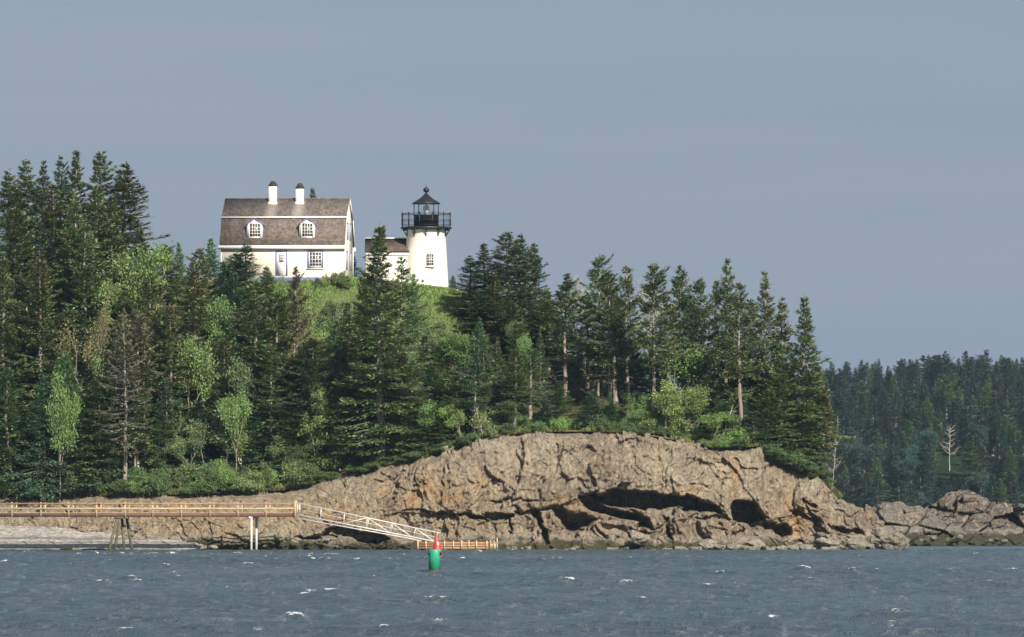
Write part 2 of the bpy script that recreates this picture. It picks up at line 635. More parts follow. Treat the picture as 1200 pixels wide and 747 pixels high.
M['pane'] = glass_material('dark_window_glass', (0.05, 0.055, 0.065))


def clear_glass():
    t = NT('lantern_glass')
    g = t.n('ShaderNodeBsdfGlossy', Roughness=0.03, Color=(.9, .95, 1)).outputs[0]
    tr = t.n('ShaderNodeBsdfTransparent', Color=(.95, .98, .99)).outputs[0]
    ms = t.n('ShaderNodeMixShader', Fac=.12)
    t.t.links.new(tr, ms.inputs[1])
    t.t.links.new(g, ms.inputs[2])
    return t.done(ms.outputs[0])


M['clear'] = clear_glass()

# ------------------------------------------------------------------ terrain functions
S = 750 / F            # metres per photo pixel at the cliff
LIP = np.array([(-120, 584), (46, 584), (150, 583), (250, 583), (330, 578), (370, 568), (400, 560), (445, 549), (500, 537), (540, 526), (580, 514), (610, 509),
                (640, 507), (700, 506), (740, 509), (760, 512), (800, 518), (830, 525), (850, 526), (893, 524), (905, 534), (930, 545), (950, 553), (970, 566),
                (985, 581), (1000, 590), (1030, 598), (1045, 618), (1060, 642), (1075, 652), (1110, 660)], float)
BACK = np.array([(-200, 330), (46, 328), (260, 328), (400, 328), (430, 331), (490, 338), (530, 342), (560, 347), (600, 370), (650, 405), (700, 436), (760, 460), (850, 488),
                 (900, 512), (950, 548), (985, 580), (1040, 610), (1070, 650), (1200, 665)], float)
FOOT = np.array([(-120, 759.5), (46, 758), (110, 756.5), (160, 753.8), (260, 751.2), (345, 750.6), (445, 750.5), (560, 750), (640, 749.6), (760, 749.6), (860, 749.8), (900, 750.3),
                 (940, 752.5), (985, 755), (1030, 756), (1060, 757), (1110, 757)], float)
LEAN = np.array([(-120, 4.5), (200, 4.5), (345, 6), (445, 5), (540, 3.8), (640, 3), (850, 2.6), (900, 3.5), (985, 4), (1110, 3)], float)


def it(tab, u):
    return np.interp(u, tab[:, 0], tab[:, 1])


def lip_of(u):
    y = it(FOOT, u) + it(LEAN, u)
    z = CAMZ + (HV - it(LIP, u)) * S
    return y, z


def ground_z(X, Y):
    X, Y = np.asarray(X, float), np.asarray(Y, float)
    u = X / S + 600
    ly, lz = lip_of(u)
    u8 = X * F / 800 + 600
    bz = CAMZ + (HV - it(BACK, u8)) / F * 800
    t = np.clip((Y - ly) / (796 - ly), 0, 1)
    z = lz + (bz - lz) * (0.55 * t + 0.45 * t * t * (3 - 2 * t))
    z = z + fbm(X * .15, Y * .15, 5, 3) * 0.7 * np.minimum(1, t * 5) * np.clip((798 - Y) / 10, 0, 1)
    back = np.clip((Y - 822) / 70, 0, 1)
    return z * (1 - back) - 3 * back


def gz(u, Y):
    return float(ground_z((u - 600) / F * Y, Y))


# ------------------------------------------------------------------ the sea
def build_water():
    xs = np.concatenate([[-780, -400, -200, -110, -75, -60], np.arange(-53, 53.01, 0.31), [60, 75, 110, 200, 400, 780]])
    ys = [-40, 40, 110, 160, 180]
    y = 192.0
    while y < 765:
        ys.append(y)
        y += 0.27 + (y - 190) * 0.00065
    ys += [770, 780, 800, 840, 900, 1000, 1200, 1500, 2000, 2600]
    ys = np.array(ys)
    X, Y = np.meshgrid(xs, ys)
    Z = np.zeros_like(X)
    rng = np.random.default_rng(3)
    SL = np.zeros_like(X)
    for k in range(60):
        lam = 1.0 * (4.2 / 1.0) ** rng.random()
        th = R(-62) + rng.normal() * 0.9
        kx, ky = 2 * math.pi / lam * math.cos(th), 2 * math.pi / lam * math.sin(th)
        amp = 0.0052 * lam ** 0.85
        ph = rng.random() * 6.283
        Z += amp * np.sin(kx * X + ky * Y + ph)
    gust = 0.75 + 0.5 * vnoise(X / 25, Y / 40, 4)
    Z = Z * gust
    Z = Z + 1.2 * np.maximum(Z, 0) ** 2
    dense = np.clip((53 - np.abs(X)) / 4, 0, 1) * np.clip((Y - 190) / 10, 0, 1) * np.clip((762 - Y) / 4, 0, 1)
    calm = 1 - 0.45 * np.clip((Y - 720) / 30, 0, 1)
    Z *= dense * calm
    zs = Z[(Y > 195) & (Y < 740) & (np.abs(X) < 50)]
    foam = sstep(np.percentile(zs, 99.6), np.percentile(zs, 99.95), Z) * 0.56
    caps = [(350, 696, 16, 2.2), (388, 692, 14, 1.6), (366, 693, 8, 1.4), (210, 676.5, 7, 1.5), (205, 672, 4, 1), (188, 681, 3, 1), (80, 677.5, 8, 1.3), (85, 693, 6, 1.2), (248, 687, 4, 1.2), (263, 691, 5, 1.2),
            (466, 692, 5, 1), (555, 694, 4, 1), (605, 677, 3, 1), (640, 682, 4, .9), (730, 666, 4, .7), (870, 690, 6, 1.1), (862, 687, 4, 1), (950, 672, 4, .8), (1016, 647, 8, .5), (1108, 649, 5, .5),
            (690, 660, 4, .7), (800, 676, 4, .8), (1060, 688, 5, 1), (980, 697, 6, 1.1), (700, 697, 5, 1), (440, 676, 3, .8), (150, 720, 9, 2), (520, 730, 10, 2), (900, 725, 9, 2), (1050, 735, 9, 2), (300, 738, 8, 2)]
    for (u, v, w, h) in caps:
        yy = F * CAMZ / (v - HV)
        xx = (u - 600) / F * yy
        wx = w / F * yy
        wy = h * yy * yy / (F * CAMZ) * .45
        dd = ((X - xx) / wx) ** 2 + ((Y - yy) / wy) ** 2
        foam = np.maximum(foam, np.exp(-dd * 1.2) * 0.68)
    foam *= dense
    ny, nx = X.shape
    idx = np.arange(ny * nx).reshape(ny, nx)
    q = np.stack([idx[:-1, :-1], idx[:-1, 1:], idx[1:, 1:], idx[1:, :-1]], -1).reshape(-1, 4)
    me = np_mesh('water', np.stack([X, Y, Z], -1).reshape(-1, 3), q, True, {'foam': foam.ravel()})
    o = link('water', me, None, M['water'])
    tag(o, 'choppy slate blue sea with small whitecaps', None, None, 'structure')


build_water()


# ------------------------------------------------------------------ cliff
CAVES = [
    ([(690, 581), (705, 576), (740, 574), (770, 579), (800, 582), (822, 584), (838, 592), (847, 604), (836, 601), (800, 597), (770, 598), (740, 598), (715, 593)], 5.5, 2.0),
    ([(680, 583), (697, 582), (712, 593), (738, 602), (763, 607), (763, 619), (750, 619), (748, 611), (715, 605), (695, 599), (686, 592)], 4.2, 2.0),
    ([(647, 594), (660, 592), (668, 600), (690, 603), (702, 608), (690, 617), (672, 624), (662, 621), (655, 609), (646, 603)], 3.2, 3.0),
    ([(462, 599), (500, 598.5), (540, 601.5), (541, 604), (500, 601), (462, 600.5)], .9, 1.1),
    ([(538, 601), (560, 602), (582, 603), (602, 600), (604, 605), (588, 611), (562, 609), (540, 605)], 1.9, 1.3),
    ([(604, 599), (630, 595), (655, 591), (656, 593.5), (630, 598.5), (605, 603)], 1.0, 1.1),
    ([(575, 590), (610, 583), (650, 588), (610, 586.5), (580, 592)], .7, 1.1),
    ([(623, 598), (633, 598), (639, 618), (646, 637), (640, 639), (632, 618)], 2.4, 1.5),
    ([(594, 606), (598, 606), (602, 629), (598, 629)], 1.2, 1.2),
    ([(858, 586), (886, 589), (888, 596), (897, 606), (898, 612), (878, 613), (859, 611)], 5.5, 1.3),
    ([(870, 611), (900, 612), (925, 615), (931, 627), (920, 633), (905, 622), (878, 619)], 3.0, 2.0),
    ([(737, 624), (746, 625), (757, 633), (748, 635), (740, 631)], 1.8, 1.5),
    ([(779, 608), (784, 608), (789, 631), (782, 631)], 1.5, 1.2),
    ([(943, 584), (955, 588), (962, 594), (960, 598), (950, 594)], 1.4, 1.5),
    ([(345, 630), (370, 624), (395, 617), (420, 621), (445, 624), (457, 632), (440, 641), (425, 636), (400, 629), (370, 632)], 2.2, 2.0),
    ([(970, 615), (990, 619), (1012, 622), (1016, 628), (985, 627)], 1.6, 1.5),
    ([(690, 620), (700, 612), (706, 622), (716, 632), (706, 634)], 1.2, 1.5),
    ([(443, 590), (462, 566), (470, 548), (473, 550), (465, 572), (449, 595)], 0.8, 1.5),
    ([(808, 606), (850, 603), (856, 612), (830, 611)], 1.0, 1.5),
    ([(686, 555), (690, 540), (693, 552), (700, 572), (695, 575)], 0.7, 1.2),
    ([(400, 572), (403, 560), (405, 570), (403, 580)], 0.6, 1.2),
]
OCHRE = [(478, 586, 16, 12, 1.2), (498, 572, 12, 18, 1.1), (522, 578, 26, 18, .8), (565, 562, 24, 18, .6), (545, 540, 20, 12, .35), (935, 618, 12, 20, 1.3), (925, 585, 9, 22, .6), (862, 560, 8, 24, .9), (845, 545, 7, 22, .7),
         (665, 588, 26, 9, 1.0), (800, 574, 34, 5, 1.0), (915, 640, 6, 6, .4), (640, 612, 9, 20, .7), (560, 612, 30, 12, .55), (980, 570, 14, 12, .6), (140, 600, 60, 16, .5), (230, 604, 90, 18, .65), (380, 598, 50, 18, .6),
         (775, 548, 8, 24, .5), (440, 575, 14, 14, .6), (610, 560, 16, 20, .35), (700, 590, 10, 6, .6)]
RUSSET = [(712, 545, 26, 28, .9), (700, 520, 24, 12, .6), (655, 585, 26, 10, .6), (1015, 608, 26, 14, 1.1), (985, 605, 20, 16, .8), (460, 592, 18, 12, .6), (805, 540, 20, 20, .45), (730, 606, 30, 12, .6), (820, 615, 30, 14, .6), (915, 560, 16, 26, .7), (580, 590, 20, 10, .4), (760, 520, 30, 10, .5), (880, 620, 26, 14, .5), (560, 618, 40, 10, .5), (670, 615, 30, 14, .9), (760, 618, 50, 14, .8), (840, 622, 30, 12, .8)]


CREAM = [(600, 545, 30, 26, .7), (640, 530, 22, 20, .8), (790, 553, 26, 28, .8), (838, 548, 20, 26, .8), (875, 555, 14, 26, .7), (955, 570, 14, 14, .9), (575, 525, 24, 12, .6), (640, 615, 9, 16, .7), (665, 600, 20, 4, .8), (715, 596, 26, 4, .7), (530, 560, 14, 20, .5), (990, 585, 14, 8, .8), (840, 640, 40, 5, .8), (960, 636, 50, 7, .9), (410, 565, 16, 8, .6)]


def face_depth(u, v, lipv):
    """metres in Y for the cliff face at photo-aligned coordinates u, v (real coordinates divided by S)"""
    h = np.clip((645 - v) / np.maximum(645 - lipv, 4), -.3, 1.05)
    Y = it(FOOT, u) + it(LEAN, u) * (0.30 * h + 0.70 * np.maximum(h, 0) ** 2.2)
    x, z = u * S, v * S
    main = sstep(430, 480, u) * (1 - sstep(980, 1000, u))
    Y = Y + fbm(x * .09, z * .12, 21, 4) * 1.5 * (0.4 + 0.6 * main)
    uj = x + fbm(x * .4, z * .4, 33, 3) * 1.2
    zj = z + fbm(x * .4, z * .4, 44, 3) * 1.2
    f1, e1, _ = facets(uj / 4.2, zj / 5.5, 51, 1.5)
    f2, e2, _ = facets(uj / 1.5, zj / 2.4, 61, 1.3)
    f3, e3, _ = facets(uj / 0.55, zj / 0.8, 71, 1.2)
    brk = sstep(-.1, .35, fbm(x * .13, z * .2, 141, 3))              # broken here, smoother there
    low = sstep(598, 612, v) * sstep(600, 640, u)
    endw = sstep(925, 950, u)
    brk = brk * (1 - .75 * main * (1 - low)) * (.35 + .65 * main)
    brk = np.maximum(brk, np.maximum(low * .8, endw * .8))
    f4, e4, _ = facets(uj / 0.26, zj / 0.36, 75, 1.1)
    f5, e5, _ = facets((uj + zj * .45) / 2.6, (zj - uj * .25) / 1.1, 78, 1.5)
    Y = Y + f1 * (.9 + 1.3 * endw) * (0.45 + .55 * main) + f2 * (.24 + .45 * brk) + f5 * (.1 + .5 * brk) + f3 * (.27 + .2 * brk) + f4 * (.17 + .06 * brk)
    f6, e6, _ = facets(uj / 2.3 + zj * .05, zj / 8.0, 85, .9)
    f7, e7, _ = facets(uj / 5.0, zj / 1.0 + uj * .06, 87, .6)
    Y = Y + f6 * .75 * main + f7 * .3 * main * (1 - .5 * low)
    cm = sstep(.15, .4, fbm(x * .25, z * .18, 151, 3))
    Y = Y + 0.10 * (1 - sstep(0, .03, e1)) * cm + .08 * (1 - sstep(0, .05, e2)) * brk
    Y = Y + fbm(x * .9, z * .22, 161, 4) * .3 * main
    Y = Y + fbm(x * 1.8, z * 1.1, 81, 4) * .2
    Y = Y + 1.6 * sstep(893, 898, u) * (1 - sstep(925, 948, u)) * sstep(640, 620, v)
    # undercut: everything below the long crack steps back
    cu = np.interp(u, [440, 470, 540, 580, 620, 655, 690, 760, 830, 850, 860, 890, 930], [606, 600, 604, 606, 600, 593, 578, 577, 586, 600, 590, 594, 640])
    wgt = sstep(440, 470, u) * (1 - sstep(905, 935, u))
    Y = Y + wgt * 0.5 * sstep(-1.0, 2.0, v - cu)
    # apron of broken rock towards the water
    Y = Y - wgt * 1.8 * sstep(626, 648, v)
    j5, _, _ = facets(x / .8, z / .6, 191, .6)
    j6, _, _ = facets(x / 1.7, z / 1.2, 193, .6)
    uw = u + fbm(x * .9, z * .9, 91, 3) * 4.0 + j5 * 4
    vw = v + fbm(x * .9, z * .9, 95, 3) * 2.6 + j5 * 2.6 + j6 * 2.6
    for poly, dep, soft in CAVES:
        a = np.array(poly)
        box = (u > a[:, 0].min() - 8) & (u < a[:, 0].max() + 8) & (v > a[:, 1].min() - 8) & (v < a[:, 1].max() + 8)
        if box.any():
            sd = poly_sd(uw[box], vw[box], poly)
            Y[box] += dep * sstep(soft * .6, -soft * 1.4, sd)
    return Y


def ochre_of(u, v, tab):
    o = np.zeros_like(u)
    for (cu, cv, ru, rv, k) in tab:
        o = np.maximum(o, k * np.exp(-(((u - cu) / ru) ** 2 + ((v - cv) / rv) ** 2)))
    return np.clip(o * (0.7 + 0.9 * fbm(u * .06, v * .06, 15, 3)), 0, 1)


def build_cliff():
    us = np.arange(-110, 1100, 0.9)
    nr = 150
    lf, _, _ = facets(us / 26, us * 0 + .5, 301, .5)
    lf2, _, _ = facets(us / 9, us * 0 + .5, 303, .7)
    lipv = it(LIP, us)
    lipo = fbm(us * .08, us * 0, 2, 3) * 3.0 + (lf * 9 + lf2 * 5) * sstep(340, 420, us)
    rows = np.linspace(0, 1, nr) ** 0.95
    U = np.repeat(us[None], nr, 0)
    V = 657 + (lipv[None] - 657) * rows[:, None] + lipo[None] * rows[:, None] ** 7
    Yf = face_depth(U, V, np.repeat(lipv[None], nr, 0))
    topness = np.clip((rows[:, None] - .9) / .1, 0, 1)
    Yf = Yf + 0.7 * topness ** 2
    X = (U - 600) * S
    Z = CAMZ + (HV - V) * S
    vs = [np.stack([X, Yf, Z], -1)]
    # over the lip and back under the forest floor
    for k, b in enumerate([.3, .7, 1.2, 1.8, 2.6, 3.6, 5.0, 7.0, 10.0, 14.0]):
        Yk = Yf[-1] + b
        zk = ground_z(X[-1], Yk) - .16 * max(0, b - .9)
        zt = Z[-1] + 0.05 * b
        w = min(1, b / 2.3)
        Zk = zt * (1 - w) + zk * w + fbm(us * .09, us * 0 + b, 8, 3) * .3 * (1 - w)
        vs.append(np.stack([X[-1], Yk, Zk], -1)[None])
    A = np.concatenate(vs, 0)
    ny, nx = A.shape[:2]
    idx = np.arange(ny * nx).reshape(ny, nx)
    q = np.stack([idx[:-1, :-1], idx[:-1, 1:], idx[1:, 1:], idx[1:, :-1]], -1).reshape(-1, 4)
    oc = np.concatenate([ochre_of(U, V, OCHRE), np.zeros((ny - nr, nx))], 0)
    cr = np.concatenate([ochre_of(U, V, CREAM), np.zeros((ny - nr, nx))], 0)
    ru = np.concatenate([ochre_of(U, V, RUSSET), np.zeros((ny - nr, nx))], 0)
    me = np_mesh('cliff', A.reshape(-1, 3), q, False, {'ochre': oc.ravel(), 'russet': ru.ravel(), 'cream': cr.ravel()})
    o = link('cliff', me, None, M['cliff'])
    tag(o, 'weathered grey and ochre sea cliff with dark undercut caves', None, None, 'structure')


build_cliff()


def build_ground():
    xs = np.arange(-62, 30.6, 0.7)
    t = np.concatenate([np.linspace(0, 1, 60), np.array([1.05, 1.12, 1.2, 1.35, 1.6, 1.9, 2.2, 2.5])])
    u = xs / S + 600
    ly, lz = lip_of(u)
    Y = ly[None] + 1.2 + (796 - ly[None]) * t[:, None]
    X = np.repeat(xs[None], len(t), 0)
    Z = ground_z(X, Y)
    U8 = X * F / Y + 600
    gmask = sstep(355, 385, U8) * (1 - sstep(555, 590, U8)) * sstep(774, 784, Y)
    gmask = np.maximum(gmask, sstep(240, 262, U8) * (1 - sstep(555, 580, U8)) * sstep(787, 792, Y))
    lipg = sstep(545, 575, U8) * (1 - sstep(900, 960, U8)) * (1 - sstep(2, 5, Y - ly[None])) * .55
    gmask = np.maximum(gmask, lipg)
    ny, nx = X.shape
    idx = np.arange(ny * nx).reshape(ny, nx)
    q = np.stack([idx[:-1, :-1], idx[:-1, 1:], idx[1:, 1:], idx[1:, :-1]], -1).reshape(-1, 4)
    me = np_mesh('hillside', np.stack([X, Y, Z], -1).reshape(-1, 3), q, True, {'grass': gmask.ravel(), 'edge': (1 - sstep(1.8, 4.5, Y - ly[None])).ravel()})
    o = link('hillside', me, None, M['ground'])
    tag(o, 'wooded island hillside with a grassy top', None, None, 'structure')


build_ground()


def beach_z(X, Y):
    return (Y - 748.4) * 0.2 + fbm(X * .3, Y * .3, 31, 3) * .08


def build_beach():
    xs = np.arange(-62, -24, 0.35)
    ys = np.arange(741, 763, 0.35)
    X, Y = np.meshgrid(xs, ys)
    Z = beach_z(X, Y)
    u = X / S + 600
    Z = Z - 2.2 * sstep(225, 275, u)
    ny, nx = X.shape
    idx = np.arange(ny * nx).reshape(ny, nx)
    q = np.stack([idx[:-1, :-1], idx[:-1, 1:], idx[1:, 1:], idx[1:, :-1]], -1).reshape(-1, 4)
    me = np_mesh('shingle_beach', np.stack([X, Y, Z], -1).reshape(-1, 3), q, True)
    o = link('shingle_beach', me, None, M['pebble'])
    tag(o, 'pale grey shingle beach below the wooden walkway', None, None, 'structure')


build_beach()


# ------------------------------------------------------------------ far shore
def build_far_rocks(name, label, tab, Y0, seed, mat, u0, u1, lean=6.0):
    tab = np.array(tab, float)
    s = Y0 / F
    us = np.arange(u0, u1, 0.8)
    nr = 60
    rows = np.linspace(0, 1, nr)
    base_v = HV + (CAMZ + .8) / s
    lipv = it(tab, us) + fbm(us * .07, us * 0, seed, 4) * 5
    U = np.repeat(us[None], nr, 0)
    V = base_v + (lipv[None] - base_v) * rows[:, None]
    x, z = U * s, V * s
    uj = x + z * .5 + fbm(x * .3, z * .3, seed + 3, 3)
    f1, e1, _ = facets(uj / 3.6, z / 2.2, seed + 5, 1.6)
    f2, e2, _ = facets(uj / 1.2, z / .8, seed + 6, 1.4)
    Y = Y0 + lean * rows[:, None] ** 1.6 + f1 * 2.6 + f2 * .8 + fbm(x * .5, z * .5, seed + 9, 4) * .8 + .5 * (1 - sstep(0, .08, e1))
    A = [np.stack([(U - 600) * s, Y, CAMZ + (HV - V) * s], -1)]
    last = A[0][-1]
    for k, b in enumerate([1.0, 2.5, 5, 9, 14, 20]):
        zz = last[:, 2] - 0.05 * b * b * .35 - .1 * b + fbm(us * .1, us * 0 + b, seed, 3) * .4
        A.append(np.stack([last[:, 0], last[:, 1] + b, np.maximum(zz, -1.5)], -1)[None])
    A = np.concatenate(A, 0)
    ny, nx = A.shape[:2]
    idx = np.arange(ny * nx).reshape(ny, nx)
    q = np.stack([idx[:-1, :-1], idx[:-1, 1:], idx[1:, 1:], idx[1:, :-1]], -1).reshape(-1, 4)
    o = link(name, np_mesh(name, A.reshape(-1, 3), q, False), None, mat)
    tag(o, label, None, None, 'structure')
    return o


build_far_rocks('rocky_point', 'low pale ledges of rock beyond the end of the cliff', [(985, 612), (1005, 604), (1025, 600), (1040, 590), (1055, 587), (1072, 591), (1085, 595), (1100, 605), (1112, 612), (1135, 621), (1160, 625), (1230, 627)],
                862, 101, M['far_rock'], 985, 1235, 11.0)
build_far_rocks('rocky_shore', 'dark rock mound at the foot of the far wood', [(1050, 612), (1095, 592), (1112, 577), (1128, 573), (1145, 578), (1165, 586), (1200, 590), (1240, 596)], 905, 131, M['dark_rock'], 1050, 1250, 5)


def far_z(X, Y):
    u = X * F / Y + 600
    t = np.clip((Y - 1560) / 560, 0, 1)
    top = CAMZ + (HV - np.interp(u, [900, 985, 1040, 1110, 1250], [468, 470, 468, 459, 461])) / F * 2120
    return -1.0 + (top + 1) * np.where(t < .08, t / .08 * .18, .18 + .82 * (t - .08) / .92) + fbm(X * .03, Y * .03, 9, 3) * 2 * t - 40 * np.clip((Y - 2150) / 150, 0, 1)


def build_far_hill():
    xs = np.arange(40, 200, 4.0)
    ys = np.concatenate([np.arange(1550, 1640, 10), np.arange(1640, 2200, 20), [2240, 2300]])
    X, Y = np.meshgrid(xs, ys)
    Z = far_z(X, Y)
    ny, nx = X.shape
    idx = np.arange(ny * nx).reshape(ny, nx)
    q = np.stack([idx[:-1, :-1], idx[:-1, 1:], idx[1:, 1:], idx[1:, :-1]], -1).reshape(-1, 4)
    o = link('far_hill', np_mesh('far_hill', np.stack([X, Y, Z], -1).reshape(-1, 3), q, True), None, M['far_floor'])
    tag(o, 'wooded hill across the cove', None, None, 'structure')


build_far_hill()
# ------------------------------------------------------------------ keeper's house
def muntins(x0, x1, z0, z1, y, nx, nz, w=0.035, d=0.03):
    m = MB()
    for i in range(1, nx):
        x = x0 + (x1 - x0) * i / nx
        m.box(x - w / 2, x + w / 2, y - d, y, z0, z1)
    for j in range(1, nz):
        z = z0 + (z1 - z0) * j / nz
        m.box(x0, x1, y - d * .8, y - .002, z - w / 2, z + w / 2)
    return m


def frame_box(x0, x1, z0, z1, y0, y1, w, wb=None):
    wb = w if wb is None else wb
    m = MB()
    m.box(x0 - w, x0, y0, y1, z0 - wb, z1 + w)
    m.box(x1, x1 + w, y0, y1, z0 - wb, z1 + w)
    m.box(x0, x1, y0, y1, z1, z1 + w)
    m.box(x0, x1, y0, y1, z0 - wb, z0)
    return m


def build_house():
    s = 795 / F
    W, D = 12.5, 7.8
    base = CAMZ + (HV - 328.5) * s
    cx = (335.6 - 600) * s
    root = thing('keepers_house', 'white gambrel-roofed house with two chimneys on the hilltop', 'house', (cx, 795 + D / 2, base), R(-5.6))
    hw, hd = W / 2, D / 2
    ze, zb, zr = 3.55, 6.30, 8.30        # eave, break, ridge
    yb = hd - 1.15                       # break line
    body = [(-hd, -1.2), (hd, -1.2), (hd, ze), (yb, zb - .06), (0, zr - .06), (-yb, zb - .06), (-hd, ze)]
    MB().prism_x(body, -hw, hw).build('wall', M['clapboard'], root)
    MB().box(-hw - .06, hw + .06, -hd - .06, hd + .06, -1.2, 0.28).build('foundation', M['blue'], root)
    # roof slopes as slabs with real thickness
    ov = 0.12
    th = 0.12

    def slab(p, q, nm, mat):
        (y0, z0), (y1, z1) = p, q
        L = math.hypot(y1 - y0, z1 - z0)
        ny, nz = -(z1 - z0) / L, (y1 - y0) / L
        if nz < 0:
            ny, nz = -ny, -nz
        MB().prism_x([(y0, z0), (y1, z1), (y1 + ny * th, z1 + nz * th), (y0 + ny * th, z0 + nz * th)], -hw - ov, hw + ov).build(nm, mat, root)
    for sg in (-1, 1):
        slab((sg * (hd + .28), ze - .02), (sg * yb, zb), 'lower_roof', M['roof_low'])
        slab((sg * (yb + .02), zb + .06), (0, zr), 'upper_roof', M['roof'])
        MB().box(-hw - ov - .02, hw + ov + .02, min(sg * (yb + .24), sg * (yb - .05)), max(sg * (yb + .24), sg * (yb - .05)), zb + .02, zb + .16).build('roof_curb', M['trim'], root)
        MB().box(-hw - .25, hw + .25, min(sg * (hd + .42), sg * hd), max(sg * (hd + .42), sg * hd), ze - .42, ze - .05).build('eave_board', M['trim'], root)
    MB().box(-hw - ov, hw + ov, -.12, .12, zr + .06, zr + .14).build('ridge_cap', M['roof_low'], root)
    # rake boards on the gable ends
    for sx in (-1, 1):
        x0, x1 = (hw + ov, hw + ov + .05) if sx > 0 else (-hw - ov - .05, -hw - ov)
        out = [(hd + .3, ze), (yb, zb + .08), (0, zr + .1), (-yb, zb + .08), (-hd - .3, ze)]
        inn = [(-hd - .05, ze - .12), (-yb + .15, zb - .12), (0, zr - .16), (yb - .15, zb - .12), (hd + .05, ze - .12)]
        m = MB()
        n = 5
        for i in range(4):
            m.prism_x([out[i], out[i + 1], inn[3 - i], inn[4 - i]], x0, x1)
        m.build('rake_board', M['trim'], root)
        for yy in (-hd + .12, hd - .12):
            xa, xb = (hw, hw + .04) if sx > 0 else (-hw - .04, -hw)
            MB().box(xa, xb, yy - .13, yy + .13, .28, ze - .05).build('corner_board', M['trim'], root)

    def X(u):
        return (u - 334) * s

    def Zc(v):
        return (328.5 - v) * s
    # chimneys
    for (u0, u1, vt, vc, vb) in ((316.3, 325.2, 216.5, 211, 240), (348.3, 357.2, 219.5, 213.5, 240)):
        x0, x1 = X(u0) - .28, X(u1) - .28
        ym = -.45
        c = MB().box(x0, x1, ym - .42, ym + .42, Zc(245), Zc(vt)).build('chimney', M['whitewash'], root)
        m = MB().box(x0 - .012, x1 + .012, ym - .432, ym + .432, Zc(vt) - .05, Zc(vt) + .16)
        xm = (x0 + x1) / 2
        m.lathe([(.36, Zc(vt) + .162), (.34, Zc(vt) + .26), (.24, Zc(vc) - .04), (.10, Zc(vc) + .03)], 14, xm, ym)
        m.build('chimney_cap', M['chimney_top'], c)
        MB().box(x0 - .07, x1 + .07, ym - .5, ym + .3, zr - .62, zr - .28).build('flashing', M['trim'], c)
    # dormers on the front lower slope
    for uc in (301.3, 363.2):
        xc = X(uc)
        z0, z1, zp = Zc(280), Zc(263), Zc(257.5)
        w = .78
        yf = -hd - .02
        d = MB().prism_y([(xc - w, z0), (xc + w, z0), (xc + w, z1), (xc, zp), (xc - w, z1)], yf, -yb + .7).build('dormer', M['trim'], root)
        for sx in (-1, 1):
            MB().prism_y([(xc, zp + .02), (xc, zp + .13), (xc + sx * (w + .16), z1 - .02), (xc + sx * (w + .16), z1 - .13)], yf - .1, -yb + .75).build('dormer_roof', M['blue'], d)
            MB().box(min(xc + sx * (w + .002), xc + sx * (w + .05)), max(xc + sx * (w + .002), xc + sx * (w + .05)), yf - .03, -yb + .2, z0, z1 - .12).build('dormer_cheek', M['blue'], d)
        MB().box(xc - .52, xc + .52, yf - .012, yf - .002, z0 + .22, z1 + .02).build('pane', M['pane'], d)
        muntins(xc - .52, xc + .52, z0 + .22, z1 + .02, yf - .014, 4, 4, .05).build('muntin', M['trim'], d)
        frame_box(xc - .52, xc + .52, z0 + .22, z1 + .02, yf - .05, yf - .003, .14).build('window_frame', M['trim'], d)
    # door
    xa, xb, za, zt = X(327.3), X(338.3), Zc(323), Zc(295.5)
    d = MB().box(xa, xb, -hd - .03, -hd + .02, za, zt).build('door', M['trim'], root)
    frame_box(xa, xb, za, zt, -hd - .07, -hd - .002, .13, 0.02).build('door_frame', M['blue'], d)
    MB().box(xa + .25, xb - .25, -hd - .042, -hd - .032, zt - 1.05, zt - .25).build('pane', M['pane'], d)
    muntins(xa + .25, xb - .25, zt - 1.05, zt - .25, -hd - .044, 3, 3, .05).build('muntin', M['trim'], d)
    MB().lathe([(.01, -.04), (.05, -.02), (.05, .02), (.01, .04)], 8, xb - .1, -hd - .07).build('door_knob', M['black'], d).location.z = za + 1.0
    # front window
    for (u0, u1) in ((365.2, 380.2),):
        xa, xb, za, zt = X(u0), X(u1), Zc(313), Zc(295.5)
        wdw = MB().box(xa, xb, -hd - .014, -hd - .002, za, zt).build('window', M['pane'], root)
        muntins(xa, xb, za, zt, -hd - .016, 4, 4, .055, .04).build('muntin', M['trim'], wdw)
        frame_box(xa + .08, xb - .08, za + .08, zt - .08, -hd - .06, -hd - .0165, .08).build('sash', M['trim'], wdw)
        frame_box(xa, xb, za, zt, -hd - .08, -hd - .003, .15).build('window_frame', M['blue'], wdw)
        MB().box(xa - .22, xb + .22, -hd - .16, -hd - .004, za - .24, za - .152).build('sill', M['trim'], wdw)
    # gable end windows
    for (yc, z0, z1, w) in ((-2.0, 1.2, 2.9, .9), (1.6, 1.2, 2.9, .9), (-1.2, 4.3, 5.8, .8), (1.2, 4.3, 5.8, .8)):
        wdw = MB().box(hw + .003, hw + .014, yc - w / 2, yc + w / 2, z0, z1).build('window', M['pane'], root)
        m = MB()
        for (ya, yb2, a, b) in ((yc - w / 2 - .12, yc - w / 2, z0 - .12, z1 + .12), (yc + w / 2, yc + w / 2 + .12, z0 - .12, z1 + .12), (yc - w / 2, yc + w / 2, z1, z1 + .12), (yc - w / 2, yc + w / 2, z0 - .12, z0)):
            m.box(hw + .003, hw + .07, ya, yb2, a, b)
        m.build('window_frame', M['blue'], wdw)
        m = MB().box(hw + .0145, hw + .045, yc - .025, yc + .025, z0, z1)
        m.box(hw + .0145, hw + .04, yc - w / 2, yc - .026, (z0 + z1) / 2 - .03, (z0 + z1) / 2 + .03)
        m.box(hw + .0145, hw + .04, yc + .026, yc + w / 2, (z0 + z1) / 2 - .03, (z0 + z1) / 2 + .03)
        m.build('muntin', M['trim'], wdw)
